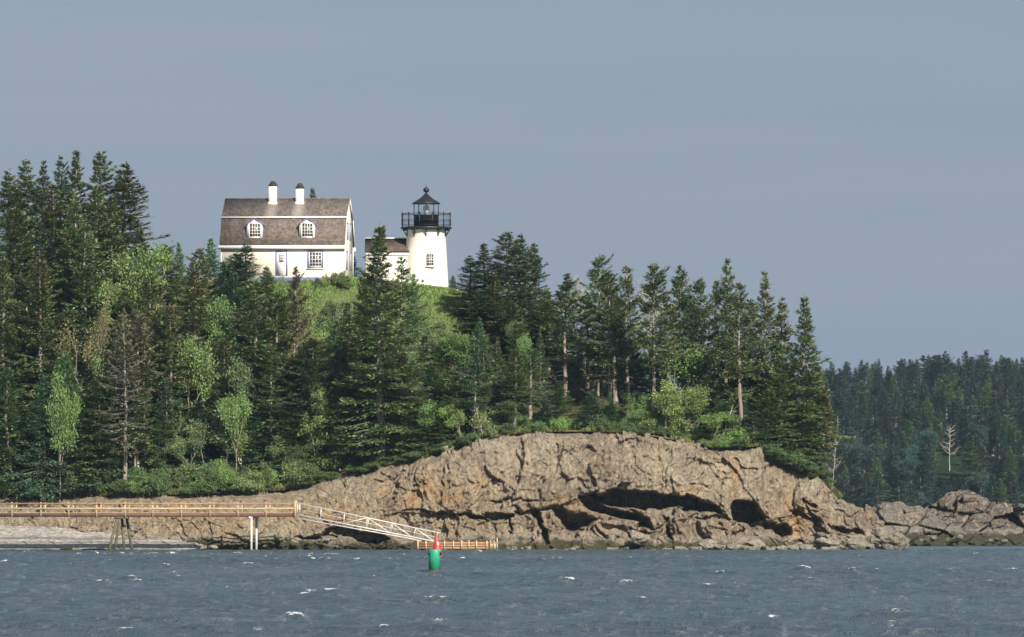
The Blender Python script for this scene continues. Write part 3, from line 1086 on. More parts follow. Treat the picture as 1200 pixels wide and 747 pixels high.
    # small landing in front of the door
    MB().box(X(324), X(402), -hd - .75, -hd - .07, -.9, .16).build('porch_deck', M['blue'], root)


build_house()


# ------------------------------------------------------------------ lighthouse
def build_lighthouse():
    Y0 = 800.0
    s = Y0 / F
    base = CAMZ + (HV - 341.0) * s
    root = thing('lighthouse', 'short white lighthouse tower with black lantern room and gallery', 'lighthouse', ((499.2 - 600) * s, Y0 + 2.3, base))

    def Zc(v):
        return (341.0 - v) * s
    zt = Zc(268)
    MB().lathe([(2.36, -1.0), (2.30, 0), (2.18, 2.0), (2.06, 4.2), (1.98, zt - .25), (2.03, zt - .2), (2.05, zt)], 56, cap=True).build('tower', M['whitewash'], root, True)
    MB().lathe([(2.25, zt), (2.58, zt + .02), (2.6, zt + .1), (2.6, zt + .22), (2.5, zt + .24), (1.0, zt + .25)], 40).build('gallery_floor', M['black'], root)
    for k in range(10):
        a = 2 * math.pi * (k + .5) / 10 - math.pi / 2 + R(18)
        c, sn = math.cos(a), math.sin(a)
        b = MB()
        b.beam((2.0 * c, 2.0 * sn, zt - .02 - .05), (2.52 * c, 2.52 * sn, zt - .02 - .05), .1, .1)
        b.beam((2.06 * c, 2.06 * sn, zt - .75), (2.06 * c, 2.06 * sn, zt - .1), .1, .1)
        b.tube([(2.07 * c, 2.07 * sn, zt - .7), (2.2 * c, 2.2 * sn, zt - .45), (2.46 * c, 2.46 * sn, zt - .12)], .05, 5)
        b.build('bracket', M['black'], root)
    zf = zt + .24
    zrl = Zc(249.8)
    N = 12
    for k in range(N):
        a = 2 * math.pi * (k + .5) / N
        c, sn = 2.52 * math.cos(a), 2.52 * math.sin(a)
        MB().tube([(c, sn, zf), (c, sn, zrl + .06)], .05, 6).tube([(c, sn, zrl + .06), (c, sn, zrl + .16)], [.07, .03], 6).build('railing_post', M['black'], root)
    for z, r in ((zrl, .035), (zf + .18, .025), ((zrl + zf) / 2, .02)):
        ring = [(2.52 * math.cos(2 * math.pi * k / 48), 2.52 * math.sin(2 * math.pi * k / 48), z) for k in range(49)]
        MB().tube(ring, r, 5, False).build('rail', M['black'], root)
    m = MB()
    for k in range(96):
        a = 2 * math.pi * (k + .5) / 96
        m.beam((2.52 * math.cos(a), 2.52 * math.sin(a), zf + .18), (2.52 * math.cos(a), 2.52 * math.sin(a), zrl), .012, .012)
    tag(m.build('balusters', M['black'], root), kind='stuff')
    # lantern room, ten-sided
    n = 10
    a0 = R(18) - math.pi / 2 + math.pi / n
    rl = 15 * s * 1.02
    z1, z2 = Zc(251), Zc(238.5)
    MB().lathe([(rl, zf), (rl, z1 - .1), (rl + .06, z1 - .08), (rl + .06, z1), (rl - .1, z1 + .02)], n, a0=a0).build('lantern_parapet', M['black'], root)
    for k in range(n):
        a = a0 + 2 * math.pi * k / n
        b = a + 2 * math.pi / n
        p = ((rl - .02) * math.cos(a), (rl - .02) * math.sin(a))
        q = ((rl - .02) * math.cos(b), (rl - .02) * math.sin(b))
        MB().beam((p[0], p[1], z1), (p[0], p[1], z2), .07, .07).build('mullion', M['black'], root)
        e = .06
        px, py = p[0] + (q[0] - p[0]) * e, p[1] + (q[1] - p[1]) * e
        qx, qy = q[0] + (p[0] - q[0]) * e, q[1] + (p[1] - q[1]) * e
        me = np_mesh('lantern_pane', [(px, py, z1 + .01), (qx, qy, z1 + .01), (qx, qy, z2), (px, py, z2)], np.array([[0, 1, 2, 3]]))
        link('lantern_pane', me, root, M['clear'])
    zp = Zc(225.5)
    MB().lathe([(rl - .05, z2), (rl + .17, z2 + .02), (rl + .17, z2 + .1), (rl * .55, z2 + .55), (.2, zp - .12), (.12, zp)], n, a0=a0).build('lantern_roof', M['black'], root)
    prof = [(.12, zp - .02)] + [(.04 + .27 * math.sin(math.pi * i / 8), zp + .05 + .27 * (1 - math.cos(math.pi * i / 8))) for i in range(9)] + [(.05, zp + .72)]
    MB().lathe(prof, 14).build('ventilator_ball', M['black'], root, True)
    MB().tube([(0, 0, zp + .6), (0, 0, Zc(214))], [.025, .012], 5).build('lightning_rod', M['black'], root)
    lens = MB().lathe([(.18, z1 - .02), (.2, z1 + .3), (.3, z1 + .4), (.34, z1 + .62), (.3, z1 + .85), (.15, z1 + .95)], 16).build('lens', M['trim'], root, True)
    MB().lathe([(.28, z1 - .6), (.28, z1 - .04)], 12).build('pedestal', M['galv'], lens)
    # window facing the camera
    x0, x1 = (500.6 - 499.2) * s, (507.6 - 499.2) * s
    za, zb = Zc(311), Zc(298.5)
    w = MB().box(x0, x1, -2.18, -1.5, za, zb).build('window', M['pane'], root)
    muntins(x0, x1, za, zb, -2.182, 3, 4, .045, .03).build('muntin', M['trim'], w)
    frame_box(x0, x1, za, zb, -2.23, -1.9, .07).build('window_frame', simple_mat('grey_window_frame', (.35, .33, .31), .6), w)
    MB().box(x0 - .14, x1 + .14, -2.36, -1.9, za - .2, za - .075).build('sill', M['whitewash'], w)
    # brick workroom joined to the tower
    X = lambda u: (u - 499.2) * s
    xl, xr = X(428.5), X(487)
    zrg, zev = Zc(279.6), Zc(294.2)
    y0, y1 = -.9, 3.3
    ym = (y0 + y1) / 2
    MB().prism_x([(y0, -1.0), (y1, -1.0), (y1, zev), (ym, zrg - .12), (y0, zev)], xl, xr).build('workroom_wall', M['whitewash'], root)
    for (ya, yb) in ((y0, ym), (y1, ym)):
        dy = -.25 if ya < yb else .25
        MB().prism_x([(ya + dy, zev - .08), (yb, zrg - .02), (yb, zrg + .1), (ya + dy, zev + .05)], xl - .12, xr + .1).build('workroom_roof', M['roof_work'], root)
    MB().box(xl - .15, xr - .05, ym - .12, ym + .12, zrg + .1, zrg + .19).build('ridge_board', M['trim'], root)
    MB().box(xl - .02, xr, y0 - .12, y0 - .002, zev - .42, zev - .15).build('eave_board', M['trim'], root)


build_lighthouse()


# ------------------------------------------------------------------ pier, gangway and float
def build_pier():
    Y0 = 745.0
    s = Y0 / F
    root = thing('walkway_pier', 'long timber walkway on piles with railings along the beach', 'pier', (0, Y0, 0))

    def q(u, v, y=0.0):
        return ((u - 600) * s, y, CAMZ + (HV - v) * s)
    u0, u1 = -70, 345.5
    wy = 1.7
    zt = CAMZ + (HV - 601) * s
    zb = CAMZ + (HV - 606) * s
    xa, xb = (u0 - 600) * s, (u1 - 600) * s
    for y in (0.0, wy):
        MB().box(xa, xb, y - .08, y + .08, zb, zt - .06).build('stringer', M['red_beam'], root)
    npl = 150
    m = MB()
    for i in range(npl):
        x = xa + (xb - xa) * i / npl
        m.box(x, x + (xb - xa) / npl - .02, -.1, wy + .1, zt - .055, zt + random.uniform(-.004, .004))
    tag(m.build('deck_planks', M['timber'], root), kind='stuff')
    us = [47.5 + 33 * i for i in range(-3, 10)]
    for u in us:
        du = random.uniform(-.5, .5)
        MB().box(*sorted((q(u + du - .9, 0)[0], q(u + du + .9, 0)[0])), -.2, -.085, q(0, 606.5)[2], q(0, 588.6)[2]).build('post', M['timber'], root)
        MB().box(*sorted((q(u + du + 3.2, 0)[0], q(u + du + 4.7, 0)[0])), wy + .085, wy + .19, zt - .2, q(0, 589.2)[2]).build('post', M['timber'], root)
    for (y, ya) in ((-.255, -.202), (wy + .032, wy + .083)):
        MB().box(xa, xb, y, ya, q(0, 591.2)[2], q(0, 589.6)[2]).build('rail', M['timber_orange'], root)
        MB().box(xa, xb, y, ya, q(0, 597.0)[2], q(0, 595.2)[2]).build('rail', M['timber'], root)
    # timber trestle
    def foot(u, y):
        return q(u, HV + (CAMZ + .6) / s, y)
    for (ua, ub, ya, yb) in ((137.3, 126.5, .05, -.5), (140.8, 133.0, .05, .2), (141.8, 145.4, 1.6, 1.3), (147.2, 154.6, 1.6, 2.1)):
        MB().tube([q(ua, 605.8, ya), foot(ub, yb)], [.12, .14], 9).build('pile', M['old_wood'], root)
    MB().beam(q(134, 607, .0), q(150, 607, .0), .2, .2).build('pile_cap', M['old_wood'], root)
    MB().beam(q(134, 607, wy), q(150, 607, wy), .2, .2).build('pile_cap', M['old_wood'], root)
    for (u, y) in ((294.6, 0.0), (299.8, wy)):
        MB().tube([q(u, 605.8, y), foot(u, y)], .115, 12).build('steel_pile', M['galv'], root)
    MB().beam(q(292, 606.6, -.1), q(302, 606.6, wy + .1), .2, .2).build('pile_cap', M['galv'], root)
    # pier head posts
    for y in (-.32, wy + .2):
        MB().box(q(344.6, 0)[0], q(347.6, 0)[0], y, y + .11, q(0, 608)[2], q(0, 587)[2]).build('end_post', M['timber'], root)

    # gangway
    g = thing('gangway', 'sloping white metal truss gangway down to the float', 'gangway', (0, Y0, 0))
    ta, tb = (348.5, 589.8), (515.5, 625.0)
    ba, bb = (348.5, 603.4), (512.0, 635.2)
    lerp = lambda a, b, t: (a[0] + (b[0] - a[0]) * t, a[1] + (b[1] - a[1]) * t)
    for y in (.12, wy - .12):
        MB().tube([q(*ta, y), q(*tb, y)], .05, 6).build('top_chord', M['alu'], g)
        MB().tube([q(*ba, y), q(*bb, y)], .06, 6).build('bottom_chord', M['alu'], g)
        ts = [0, .015, .165, .33, .49, .50, .66, .67, .83, .985]
        for t in ts:
            MB().tube([q(*lerp(ta, tb, t), y), q(*lerp(ba, bb, t), y)], .03, 5).build('upright', M['alu'], g)
        for (t0, t1, up) in ((.33, .49, 0), (.49, .66, 1), (.66, .82, 1), (.82, .98, 1)):
            a = lerp(ta, tb, t0) if up else lerp(ba, bb, t0)
            b = lerp(ba, bb, t1) if up else lerp(ta, tb, t1)
            MB().tube([q(*a, y), q(*b, y)], .048, 6).build('diagonal', M['alu'], g)
        mid0, mid1 = lerp(ta, ba, .5), lerp(tb, bb, .5)
        MB().tube([q(*mid0, y), q(*lerp(mid0, mid1, .98), y)], .022, 5).build('mid_rail', M['alu'], g)
    d = MB()
    d.beam(q(ba[0], ba[1], wy / 2), q(bb[0], bb[1], wy / 2), wy - .5, .06)
    d.build('walk_deck', M['galv'], g)
    p = MB().tube([q(346.5, 607.2, .0), q(420, 620.5, .0), q(478, 630.8, .0), q(494, 634.4, .0)], .05, 6).build('service_pipe', M['alu'], g)

    # floating landing
    f = thing('floating_dock', 'orange timber float at the foot of the gangway', 'dock', (0, Y0, 0))
    z1 = CAMZ + (HV - 635.0) * s
    zb2 = .12
    xa, xb = q(489, 0)[0], q(572, 0)[0]
    ya, yb = -1.6, 2.6
    MB().box(xa, xb, ya + .06, yb - .06, zb2, z1 - .1).build('float_body', M['timber_orange'], f)
    for k, (za, zc) in enumerate(((zb2 + .0, zb2 + .2), (zb2 + .23, zb2 + .43), (zb2 + .46, z1 - .02))):
        MB().box(xa - .02, xb + .02, ya - .02, ya + .055, za, zc).build('fascia_board', M['timber_orange'], f)
        MB().box(xb + .005, xb + .07, ya + .06, yb - .1, za, zc).build('fascia_board', M['timber_orange'], f)
    n = 30
    for i in range(n):
        x = xa + (xb - xa) * i / n
        MB().box(x, x + (xb - xa) / n - .02, ya, yb, z1 - .095, z1 - .04 + random.uniform(-.006, .006)).build('deck_plank', M['timber'], f)
    for u in (490, 499.5, 511, 521, 531.5, 541, 549.5, 558.5, 570.5):
        MB().box(q(u - .9, 0)[0], q(u + .9, 0)[0], ya - .12, ya - .025, zb2 - .05, z1 + .1).build('fender_post', M['timber'], f)
    m = thing('small_float', 'small pale timber float at the right end of the dock', 'dock', (0, Y0, 0))
    MB().box(q(573.5, 0)[0], q(583.5, 0)[0], ya + .2, yb - .6, .1, z1 - .12).build('float_body', M['timber'], m)
    for u in (575, 579, 582.6):
        MB().box(q(u - .7, 0)[0], q(u + .7, 0)[0], ya + .1, ya + .195, .05, z1 + .12 + (.25 if u > 582 else 0)).build('fender_post', M['timber'], m)
    MB().box(q(573, 0)[0], q(584, 0)[0], ya + .1, yb - .5, z1 - .115, z1 - .05).build('deck', M['timber'], m)


build_pier()


def build_buoys():
    Y = F * CAMZ / (670.5 - HV)
    s = Y / F
    g = thing('can_buoy', 'green cylindrical can buoy floating in the foreground water', 'buoy', ((509 - 600) * s, Y, 0))
    g.rotation_euler = (R(1), R(1.5), 0)
    r = 6.9 * s
    h = 26.2 * s
    MB().lathe([(r * .9, -.6), (r, -.55), (r, .1)], 28).build('waterline_band', M['rust'], g, False)
    MB().lathe([(r + .002, .102), (r + .002, h - .06), (r - .02, h), (r * .3, h + .01)], 28).build('body', M['green_buoy'], g, False)
    for a in (-1, 1):
        MB().box(a * r * .98 - .05, a * r * .98 + .05, -.22, -.06, h - .3, h - .1).build('lug', M['black'], g)
    Y = F * CAMZ / (655.5 - HV)
    s = Y / F
    n = thing('nun_buoy', 'red cone-topped nun buoy partly behind the green buoy', 'buoy', ((513.4 - 600) * s, Y, 0))
    n.rotation_euler = (0, R(-4.5), 0)
    r = 5.1 * s
    MB().lathe([(r * .9, -.6), (r, -.5), (r, .72), (r * .97, .78), (r * .55, 1.35), (r * .26, 1.72), (r * .2, 1.84), (.02, 1.86)], 24).build('body', M['red_buoy'], n, False)
    MB().lathe([(r + .02, .68), (r + .025, .70), (r + .025, .76), (r + .01, .77)], 24, cap=False).build('rim', M['red_buoy'], n)
    b = MB()
    b.prism_y([(-.02, 1.02), (.16, 1.02), (.14, 1.26), (0.0, 1.26)], -r * .83, -r * .58)
    b.build('number_plate', M['trim'], n)
    MB().tube([(-.05, 0, 1.86), (-.05, 0, 1.94), (.05, 0, 1.94), (.05, 0, 1.86)], .02, 5).build('lifting_eye', M['black'], n)


build_buoys()
# ------------------------------------------------------------------ vegetation prototypes
def tubes_np(chains, n=5):
    """chains: list of (points (k,3), radii (k,)) -> verts, quads"""
    V, Q, off = [], [], 0
    ang = np.arange(n) * 2 * math.pi / n
    ca, sa = np.cos(ang), np.sin(ang)
    for pts, rad in chains:
        pts = np.asarray(pts, float)
        rad = np.asarray(rad, float)
        d = np.gradient(pts, axis=0)
        d /= np.linalg.norm(d, axis=1, keepdims=True) + 1e-9
        up = np.where(np.abs(d[:, 2:3]) < .9, np.array([[0, 0, 1.]]), np.array([[1., 0, 0]]))
        s = np.cross(d, up)
        s /= np.linalg.norm(s, axis=1, keepdims=True) + 1e-9
        t = np.cross(s, d)
        ring = pts[:, None] + rad[:, None, None] * (s[:, None] * ca[None, :, None] + t[:, None] * sa[None, :, None])
        k = len(pts)
        V.append(ring.reshape(-1, 3))
        i = np.arange(k - 1)[:, None] * n + np.arange(n)[None]
        j = np.arange(k - 1)[:, None] * n + (np.arange(n)[None] + 1) % n
        Q.append((np.stack([i, j, j + n, i + n], -1).reshape(-1, 4)) + off)
        off += k * n
    return np.concatenate(V), np.concatenate(Q)


def unit(a):
    return a / (np.linalg.norm(a, axis=-1, keepdims=True) + 1e-9)


def diamonds(c, d, l, w, rng, flat=0.0):
    """leaf blades: c base, d direction, l length, w width"""
    d = unit(d)
    r = rng.normal(size=c.shape)
    if flat:
        r = r * (1 - flat) + unit(np.cross(d, np.array([0, 0, 1.]))) * flat * 2
    s = unit(r - d * (r * d).sum(-1, keepdims=True))
    l, w = l[:, None], w[:, None]
    mid = c + d * l * .5
    V = np.stack([c, mid + s * w * .5, c + d * l, mid - s * w * .5], 1).reshape(-1, 3)
    Q = np.arange(len(c) * 4).reshape(-1, 4)
    return V, Q


def spruce(seed, H=16.0, RR=2.6, base=.12, ragged=.25, dens=1.0, dead=.0, levels=46, irregular=0.3, needle=1.0, pw=.78, gap=0.0):
    rng = np.random.default_rng(seed)
    k = 14
    tz = np.linspace(0, 1, k)
    wob = np.cumsum(rng.normal(size=(k, 2)) * .045, 0)
    tp = np.column_stack([wob[:, 0], wob[:, 1], tz * H])
    tr = .022 * H * (1 - tz) ** .8 * .58 + .012
    tr[0] *= 1.35
    chains = [(tp, tr)]
    C, Dv, L, Wd, tip = [], [], [], [], []
    lopside = rng.random() * 6.283
    for li in range(levels):
        f = (li + rng.random() * .5) / levels
        z = H * (base + (1 - base) * f ** .92)
        if z > H * .985:
            continue
        z0 = z
        prof = max(0.02, (1 - (z / H - base) / (1 - base))) ** pw
        if z / H - base < .12:
            prof *= .65 + .35 * (z / H - base) / .12
        nb = 6 if f < .8 else 5
        az0 = rng.random() * 6.283
        drop = rng.random()
        for b in range(nb):
            if rng.random() < gap:
                continue
            az = az0 + b * 6.283 / nb + rng.normal() * .35
            z = z0 + rng.normal() * .13
            ln = RR * prof * (1 + rng.normal() * ragged) * (1 + irregular * .5 * math.cos(az - lopside))
            if rng.random() < .10:
                ln *= 1.3
            ln = min(max(ln, .16), RR * 1.45)
            frac = z / H
            up = -.25 + .95 * frac ** 1.6 + rng.normal() * .10
            droop = .30 * (1 - frac) + .05
            nseg = 6
            t = np.linspace(0, 1, nseg)
            r = ln * t
            dz = ln * (up * t - droop * t * t + .30 * t ** 3)
            cx = np.interp(z, tp[:, 2], tp[:, 0])
            cy = np.interp(z, tp[:, 2], tp[:, 1])
            curve = rng.normal() * .18
            aa = az + curve * t
            bp = np.column_stack([cx + r * np.cos(aa), cy + r * np.sin(aa), z + dz])
            br = (.006 + .009 * ln) * (1 - .85 * t)
            isdead = rng.random() < dead * (1.3 - f)
            if ln > .5:
                chains.append((bp, br))
            if isdead:
                for q in range(int(4 * ln) + 2):
                    tt = rng.uniform(.25, .95)
                    p0 = np.array([np.interp(tt, t, bp[:, i]) for i in range(3)])
                    e = p0 + rng.normal(size=3) * .22 * np.array([1, 1, .6]) + np.array([math.cos(az), math.sin(az), 0]) * .25
                    chains.append((np.array([p0, e]), np.array([.012, .004])))
                continue
            n = int((46 * ln + 12) * dens)
            tt = rng.random(n) ** .75 * .92 + .08
            px = np.column_stack([np.interp(tt, t, bp[:, i]) for i in range(3)])
            out = np.column_stack([np.cos(aa[-1] * np.ones(n)), np.sin(aa[-1] * np.ones(n)), np.zeros(n)])
            lat = np.column_stack([-out[:, 1], out[:, 0], np.zeros(n)])
            wid = (.34 * ln * (1 - tt) + .16) * np.minimum(1, tt * 3.0)
            sd = rng.uniform(-1, 1, n)
            px = px + lat * (sd * wid)[:, None]
            px[:, 2] += -np.abs(sd) * wid * .25 + rng.normal(size=n) * .05 - rng.random(n) * .10
            slope = np.interp(tt, t, np.gradient(dz, r + 1e-6 * t))
            dd = out + lat * (sd * 1.0)[:, None] + rng.normal(size=(n, 3)) * .35
            dd[:, 2] += slope * .7 - .12 + rng.random(n) * .2
            C.append(px)
            Dv.append(dd)
            L.append(rng.uniform(.20, .46, n) * needle * (.75 + .25 * min(1, ln)))
            Wd.append(rng.uniform(.08, .16, n) * needle)
            tip.append(np.clip(tt * .6 + .4 * frac, 0, 1))
    # leader
    n = 26
    zt = H * rng.uniform(.955, 1.0, n)
    C.append(np.column_stack([np.interp(zt, tp[:, 2], tp[:, 0]), np.interp(zt, tp[:, 2], tp[:, 1]), zt]))
    Dv.append(np.column_stack([rng.normal(size=n), rng.normal(size=n), rng.uniform(.4, 2, n)]))
    L.append(rng.uniform(.12, .3, n))
    Wd.append(rng.uniform(.04, .08, n))
    tip.append(np.ones(n))
    # bare dead twigs under the crown
    for q in range(int(26 * base * H / 6)):
        z = rng.uniform(.05, base + .08) * H
        az = rng.random() * 6.283
        ln = rng.uniform(.3, 1.4)
        cx, cy = np.interp(z, tp[:, 2], tp[:, 0]), np.interp(z, tp[:, 2], tp[:, 1])
        p0 = np.array([cx, cy, z])
        p1 = p0 + np.array([math.cos(az) * ln * .6, math.sin(az) * ln * .6, -.05 * ln])
        p2 = p0 + np.array([math.cos(az + .15) * ln, math.sin(az + .15) * ln, -.28 * ln])
        chains.append((np.array([p0, p1, p2]), np.array([.02, .012, .005])))
    tv, tq = tubes_np(chains[:1], 9)
    bv, bq = tubes_np(chains[1:], 4)
    trunk = np_mesh('spruce_trunk', np.concatenate([tv, bv]), np.concatenate([tq, bq + len(tv)]), True)
    trunk.materials.append(M['bark'])
    C, Dv, L, Wd, tip = map(np.concatenate, (C, Dv, L, Wd, tip))
    V, Q = diamonds(C, Dv, L, Wd, rng, .62)
    var = np.repeat(np.clip(rng.normal(.45, .25, len(C)), 0, 1), 4)
    crown = np_mesh('spruce_crown', V, Q, False, {'var': var, 'tip': np.repeat(tip, 4)})
    crown.materials.append(M['needles'])
    return dict(trunk=trunk, crown=crown, H=H, W=2 * RR * .92)


def broadleaf(seed, H=8.0, RR=2.2, base=.25, leaf=.2, dens=1.0, clus=.55, narrow=1.0, lean=0.0, stems=1, airy=0.0, flat=0.0, mat='leaves', nper=70):
    rng = np.random.default_rng(seed)
    chains, ends = [], []

    def grow(p, d, ln, rad, lev):
        k = 5
        pts = [p]
        dd = d.copy()
        for i in range(k - 1):
            dd = unit(dd + rng.normal(size=3) * .16 + np.array([0, 0, .05]))
            pts.append(pts[-1] + dd * ln / (k - 1))
        pts = np.array(pts)
        chains.append((pts, np.linspace(rad, rad * .55, k)))
        if lev == 0:
            ends.append(pts[-1])
            ends.append(pts[-3])
            return
        nb = rng.integers(3, 5)
        for i in range(nb):
            t = rng.integers(2, k)
            a = rng.random() * 6.283
            side = np.array([math.cos(a), math.sin(a), rng.uniform(-.1, .5)])
            nd = unit(dd * .75 + side * rng.uniform(.55, 1.0))
            grow(pts[t], nd, ln * rng.uniform(.55, .8), rad * .5, lev - 1)
        ends.append(pts[-1])
    for st in range(stems):
        a = rng.random() * 6.283
        d0 = unit(np.array([math.cos(a) * (.35 if stems > 1 else .05) + lean, math.sin(a) * (.35 if stems > 1 else .05), 1.0]))
        x0 = np.array([math.cos(a), math.sin(a), 0]) * (.3 if stems > 1 else 0)
        grow(x0 - np.array([0, 0, .15]), d0, H * (base + .3), .014 * H * (1 if stems == 1 else .6), 3 if stems == 1 else 2)
    E = np.array(ends)
    # fit to the wanted height and half-width
    zmax = np.percentile(E[:, 2], 99) + clus * .6
    rr = np.percentile(np.hypot(E[:, 0] - E[:, 0].mean() * (0 if lean else 1), E[:, 1]), 95) + clus * .6
    sz, sx = H / zmax, RR / rr
    sc = np.array([sx, sx, sz])
    E = E * sc
    chains = [(p * sc, r) for p, r in chains]
    E = E[E[:, 2] > H * base * .9]
    keep = rng.random(len(E)) > airy
    E = E[keep]
    n = int(nper * dens)
    c = np.repeat(E, n, 0) + rng.normal(size=(len(E) * n, 3)) * clus * np.array([.55, .55, .42])
    c[:, 2] = np.maximum(c[:, 2], .06)
    out = c - np.array([0, 0, H * .45])
    d = unit(out) * .6 + rng.normal(size=c.shape) * .8 - np.array([0, 0, .25])
    l = rng.uniform(.7, 1.3, len(c)) * leaf
    w = l * rng.uniform(.5, .75, len(c))
    V, Q = diamonds(c, d, l, w, rng)
    cv = np.repeat(rng.normal(0, .13, len(E)), n)
    var = np.clip(rng.normal(.45, .2, len(c)) + cv, 0, 1)
    crown = np_mesh('leaf_crown', V, Q, False, {'var': np.repeat(var, 4), 'tip': np.full(len(V), .6)})
    crown.materials.append(M[mat])
    tv, tq = tubes_np(chains, 6)
    trunk = np_mesh('leaf_trunk', tv, tq, True)
    trunk.materials.append(M['bark'])
    return dict(trunk=trunk, crown=crown, H=H, W=2 * RR)


def snag(seed, H=8.0, spread=.5, n=18):
    rng = np.random.default_rng(seed)
    k = 10
    t = np.linspace(0, 1, k)
    tp = np.column_stack([np.cumsum(rng.normal(size=k) * .06), np.cumsum(rng.normal(size=k) * .06), t * H])
    chains = [(tp, .016 * H * (1 - t) ** .7 + .015)]
    for i in range(n):
        z = rng.uniform(.3, .95) * H
        a = rng.random() * 6.283
        ln = H * spread * rng.uniform(.25, .6) * (1.15 - z / H)
        p0 = np.array([np.interp(z, tp[:, 2], tp[:, 0]), np.interp(z, tp[:, 2], tp[:, 1]), z])
        up = rng.uniform(.2, 1.0)
        p1 = p0 + np.array([math.cos(a), math.sin(a), up * .6]) * ln * .5
        p2 = p1 + np.array([math.cos(a + .3), math.sin(a + .3), up * 1.2]) * ln * .5
        chains.append((np.array([p0, p1, p2]), np.array([.05, .03, .008]) * H / 8))
        for q in range(3):
            e = p1 + (p2 - p1) * rng.random() + rng.normal(size=3) * ln * .22
            chains.append((np.array([p1 + (p2 - p1) * rng.random() * .5, e]), np.array([.015, .005]) * H / 8))
    tv, tq = tubes_np(chains, 6)
    me = np_mesh('snag', tv, tq, True)
    me.materials.append(M['bark'])
    return dict(trunk=me, crown=None, H=H, W=H * spread)


PROTO = {
    'dense': [spruce(1, 10, 2.3, .06, .16, 1.0, 0, 32, .2, .85, .85), spruce(2, 10, 2.0, .05, .2, 1.0, 0, 32, .3, .85, .8), spruce(3, 10, 2.6, .07, .2, .95, .03, 30, .3, .85, .9), spruce(4, 10, 2.2, .06, .26, .9, .05, 26, .4, .9, 1.0, .08), spruce(5, 10, 2.4, .1, .22, 1, 0, 30, .4, .85, .75, .05)],
    'full': [spruce(11, 18, 3.2, .14, .28, 1.1, .05, 33, .35, 1.1, 0.89, 0.16), spruce(12, 18, 2.9, .12, .3, 1.1, .06, 34, .45, 1.1, 0.85, 0.18), spruce(13, 18, 3.4, .10, .26, 1.1, .05, 32, .3, 1.1, 0.97, 0.16),
             spruce(14, 18, 3.0, .12, .34, 1.1, .06, 30, .5, 1.1, 0.92, 0.22), spruce(16, 18, 3.3, .16, .3, 1.15, .06, 30, .4, 1.1, 1.12, 0.18), spruce(17, 18, 2.7, .1, .3, 1.15, .06, 32, .5, 1.1, 0.77, 0.20)],
    'ragged': [spruce(21, 17, 2.7, .40, .34, 1.1, .10, 24, .5, 1.1, 0.72, 0.24), spruce(22, 17, 2.5, .34, .36, 1.1, .12, 26, .5, 1.1, 0.77, 0.26),
               spruce(23, 17, 2.4, .48, .36, 1.1, .10, 22, .55, 1.1, 0.67, 0.24), spruce(24, 17, 2.8, .30, .32, 1.1, .12, 28, .5, 1.1, 0.79, 0.24), spruce(25, 17, 2.6, .42, .4, 1.1, .1, 22, .6, 1.1, 0.77, 0.28)],
    'grand': [spruce(15, 20, 3.4, .07, .26, 1.2, .05, 38, .3, 1.05, 1.05, .06)],
    'dying': [spruce(31, 15, 2.5, .22, .32, .7, .35, 28, .4, .95, .7, .1), spruce(32, 15, 2.3, .3, .32, .7, .4, 26, .4, .95, .7, .12)],
    'leafy': [broadleaf(41, 8, 2.4, .22, .2, 1, .6), broadleaf(42, 8, 2.1, .18, .19, 1, .55), broadleaf(43, 8, 2.7, .25, .21, 1, .6)],
    'slender': [broadleaf(51, 8, 1.5, .4, .2, 1.0, .45), broadleaf(52, 8, 1.2, .45, .2, 1.0, .42, airy=.2)],
    'airy': [broadleaf(61, 10, 3.2, .25, .13, .55, .45, airy=.1), broadleaf(62, 9, 2.4, .3, .13, .6, .45, airy=.15)],
    'bush': [broadleaf(71, 2.6, 1.7, .04, .17, 1, .34, stems=6, nper=46), broadleaf(72, 2.2, 1.9, .04, .16, 1, .34, stems=7, nper=46), broadleaf(73, 3.0, 1.5, .05, .18, 1, .36, stems=5, nper=46)],
    'snag': [snag(81, 8, .5), snag(82, 8, 1.1, 26)],
}
COLS = {
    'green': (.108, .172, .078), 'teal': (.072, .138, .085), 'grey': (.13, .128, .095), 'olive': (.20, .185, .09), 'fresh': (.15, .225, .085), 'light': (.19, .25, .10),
    'larch': (.13, .21, .092), 'pale': (.36, .34, .27), 'blue': (.040, .074, .070), 'shrub': (.105, .145, .068), 'dusty': (.165, .21, .11),  # 'blue' has the far wood's haze and dull light put into the foliage colour
}
BARKS = {'spruce': (.24, .205, .18), 'birch': (.62, .58, .54), 'leaf': (.24, .215, .185), 'dead': (.36, .33, .30), 'dying': (.25, .225, .20), 'red': (.26, .18, .13)}
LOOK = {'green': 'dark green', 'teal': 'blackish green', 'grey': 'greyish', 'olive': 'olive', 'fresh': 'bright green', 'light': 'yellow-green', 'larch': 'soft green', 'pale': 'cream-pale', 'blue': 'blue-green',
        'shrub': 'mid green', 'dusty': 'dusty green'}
NAMES = {'grand': 'spruce_tree', 'dense': 'young_spruce', 'full': 'spruce_tree', 'ragged': 'spruce_tree', 'dying': 'dying_spruce', 'leafy': 'leafy_tree', 'slender': 'slender_tree', 'airy': 'open_crowned_tree', 'bush': 'shrub', 'snag': 'dead_tree'}
KWORD = {'grand': 'broad-based spruce', 'dense': 'dense young spruce', 'full': 'full-crowned spruce', 'ragged': 'bare-trunked spruce', 'dying': 'half-dead spruce', 'leafy': 'leafy tree', 'slender': 'slender leafy tree', 'airy': 'thin-leaved tree', 'bush': 'shrub',
         'snag': 'dead leafless tree'}
TREES = []      # (root, base label, u)
_cnt = {}


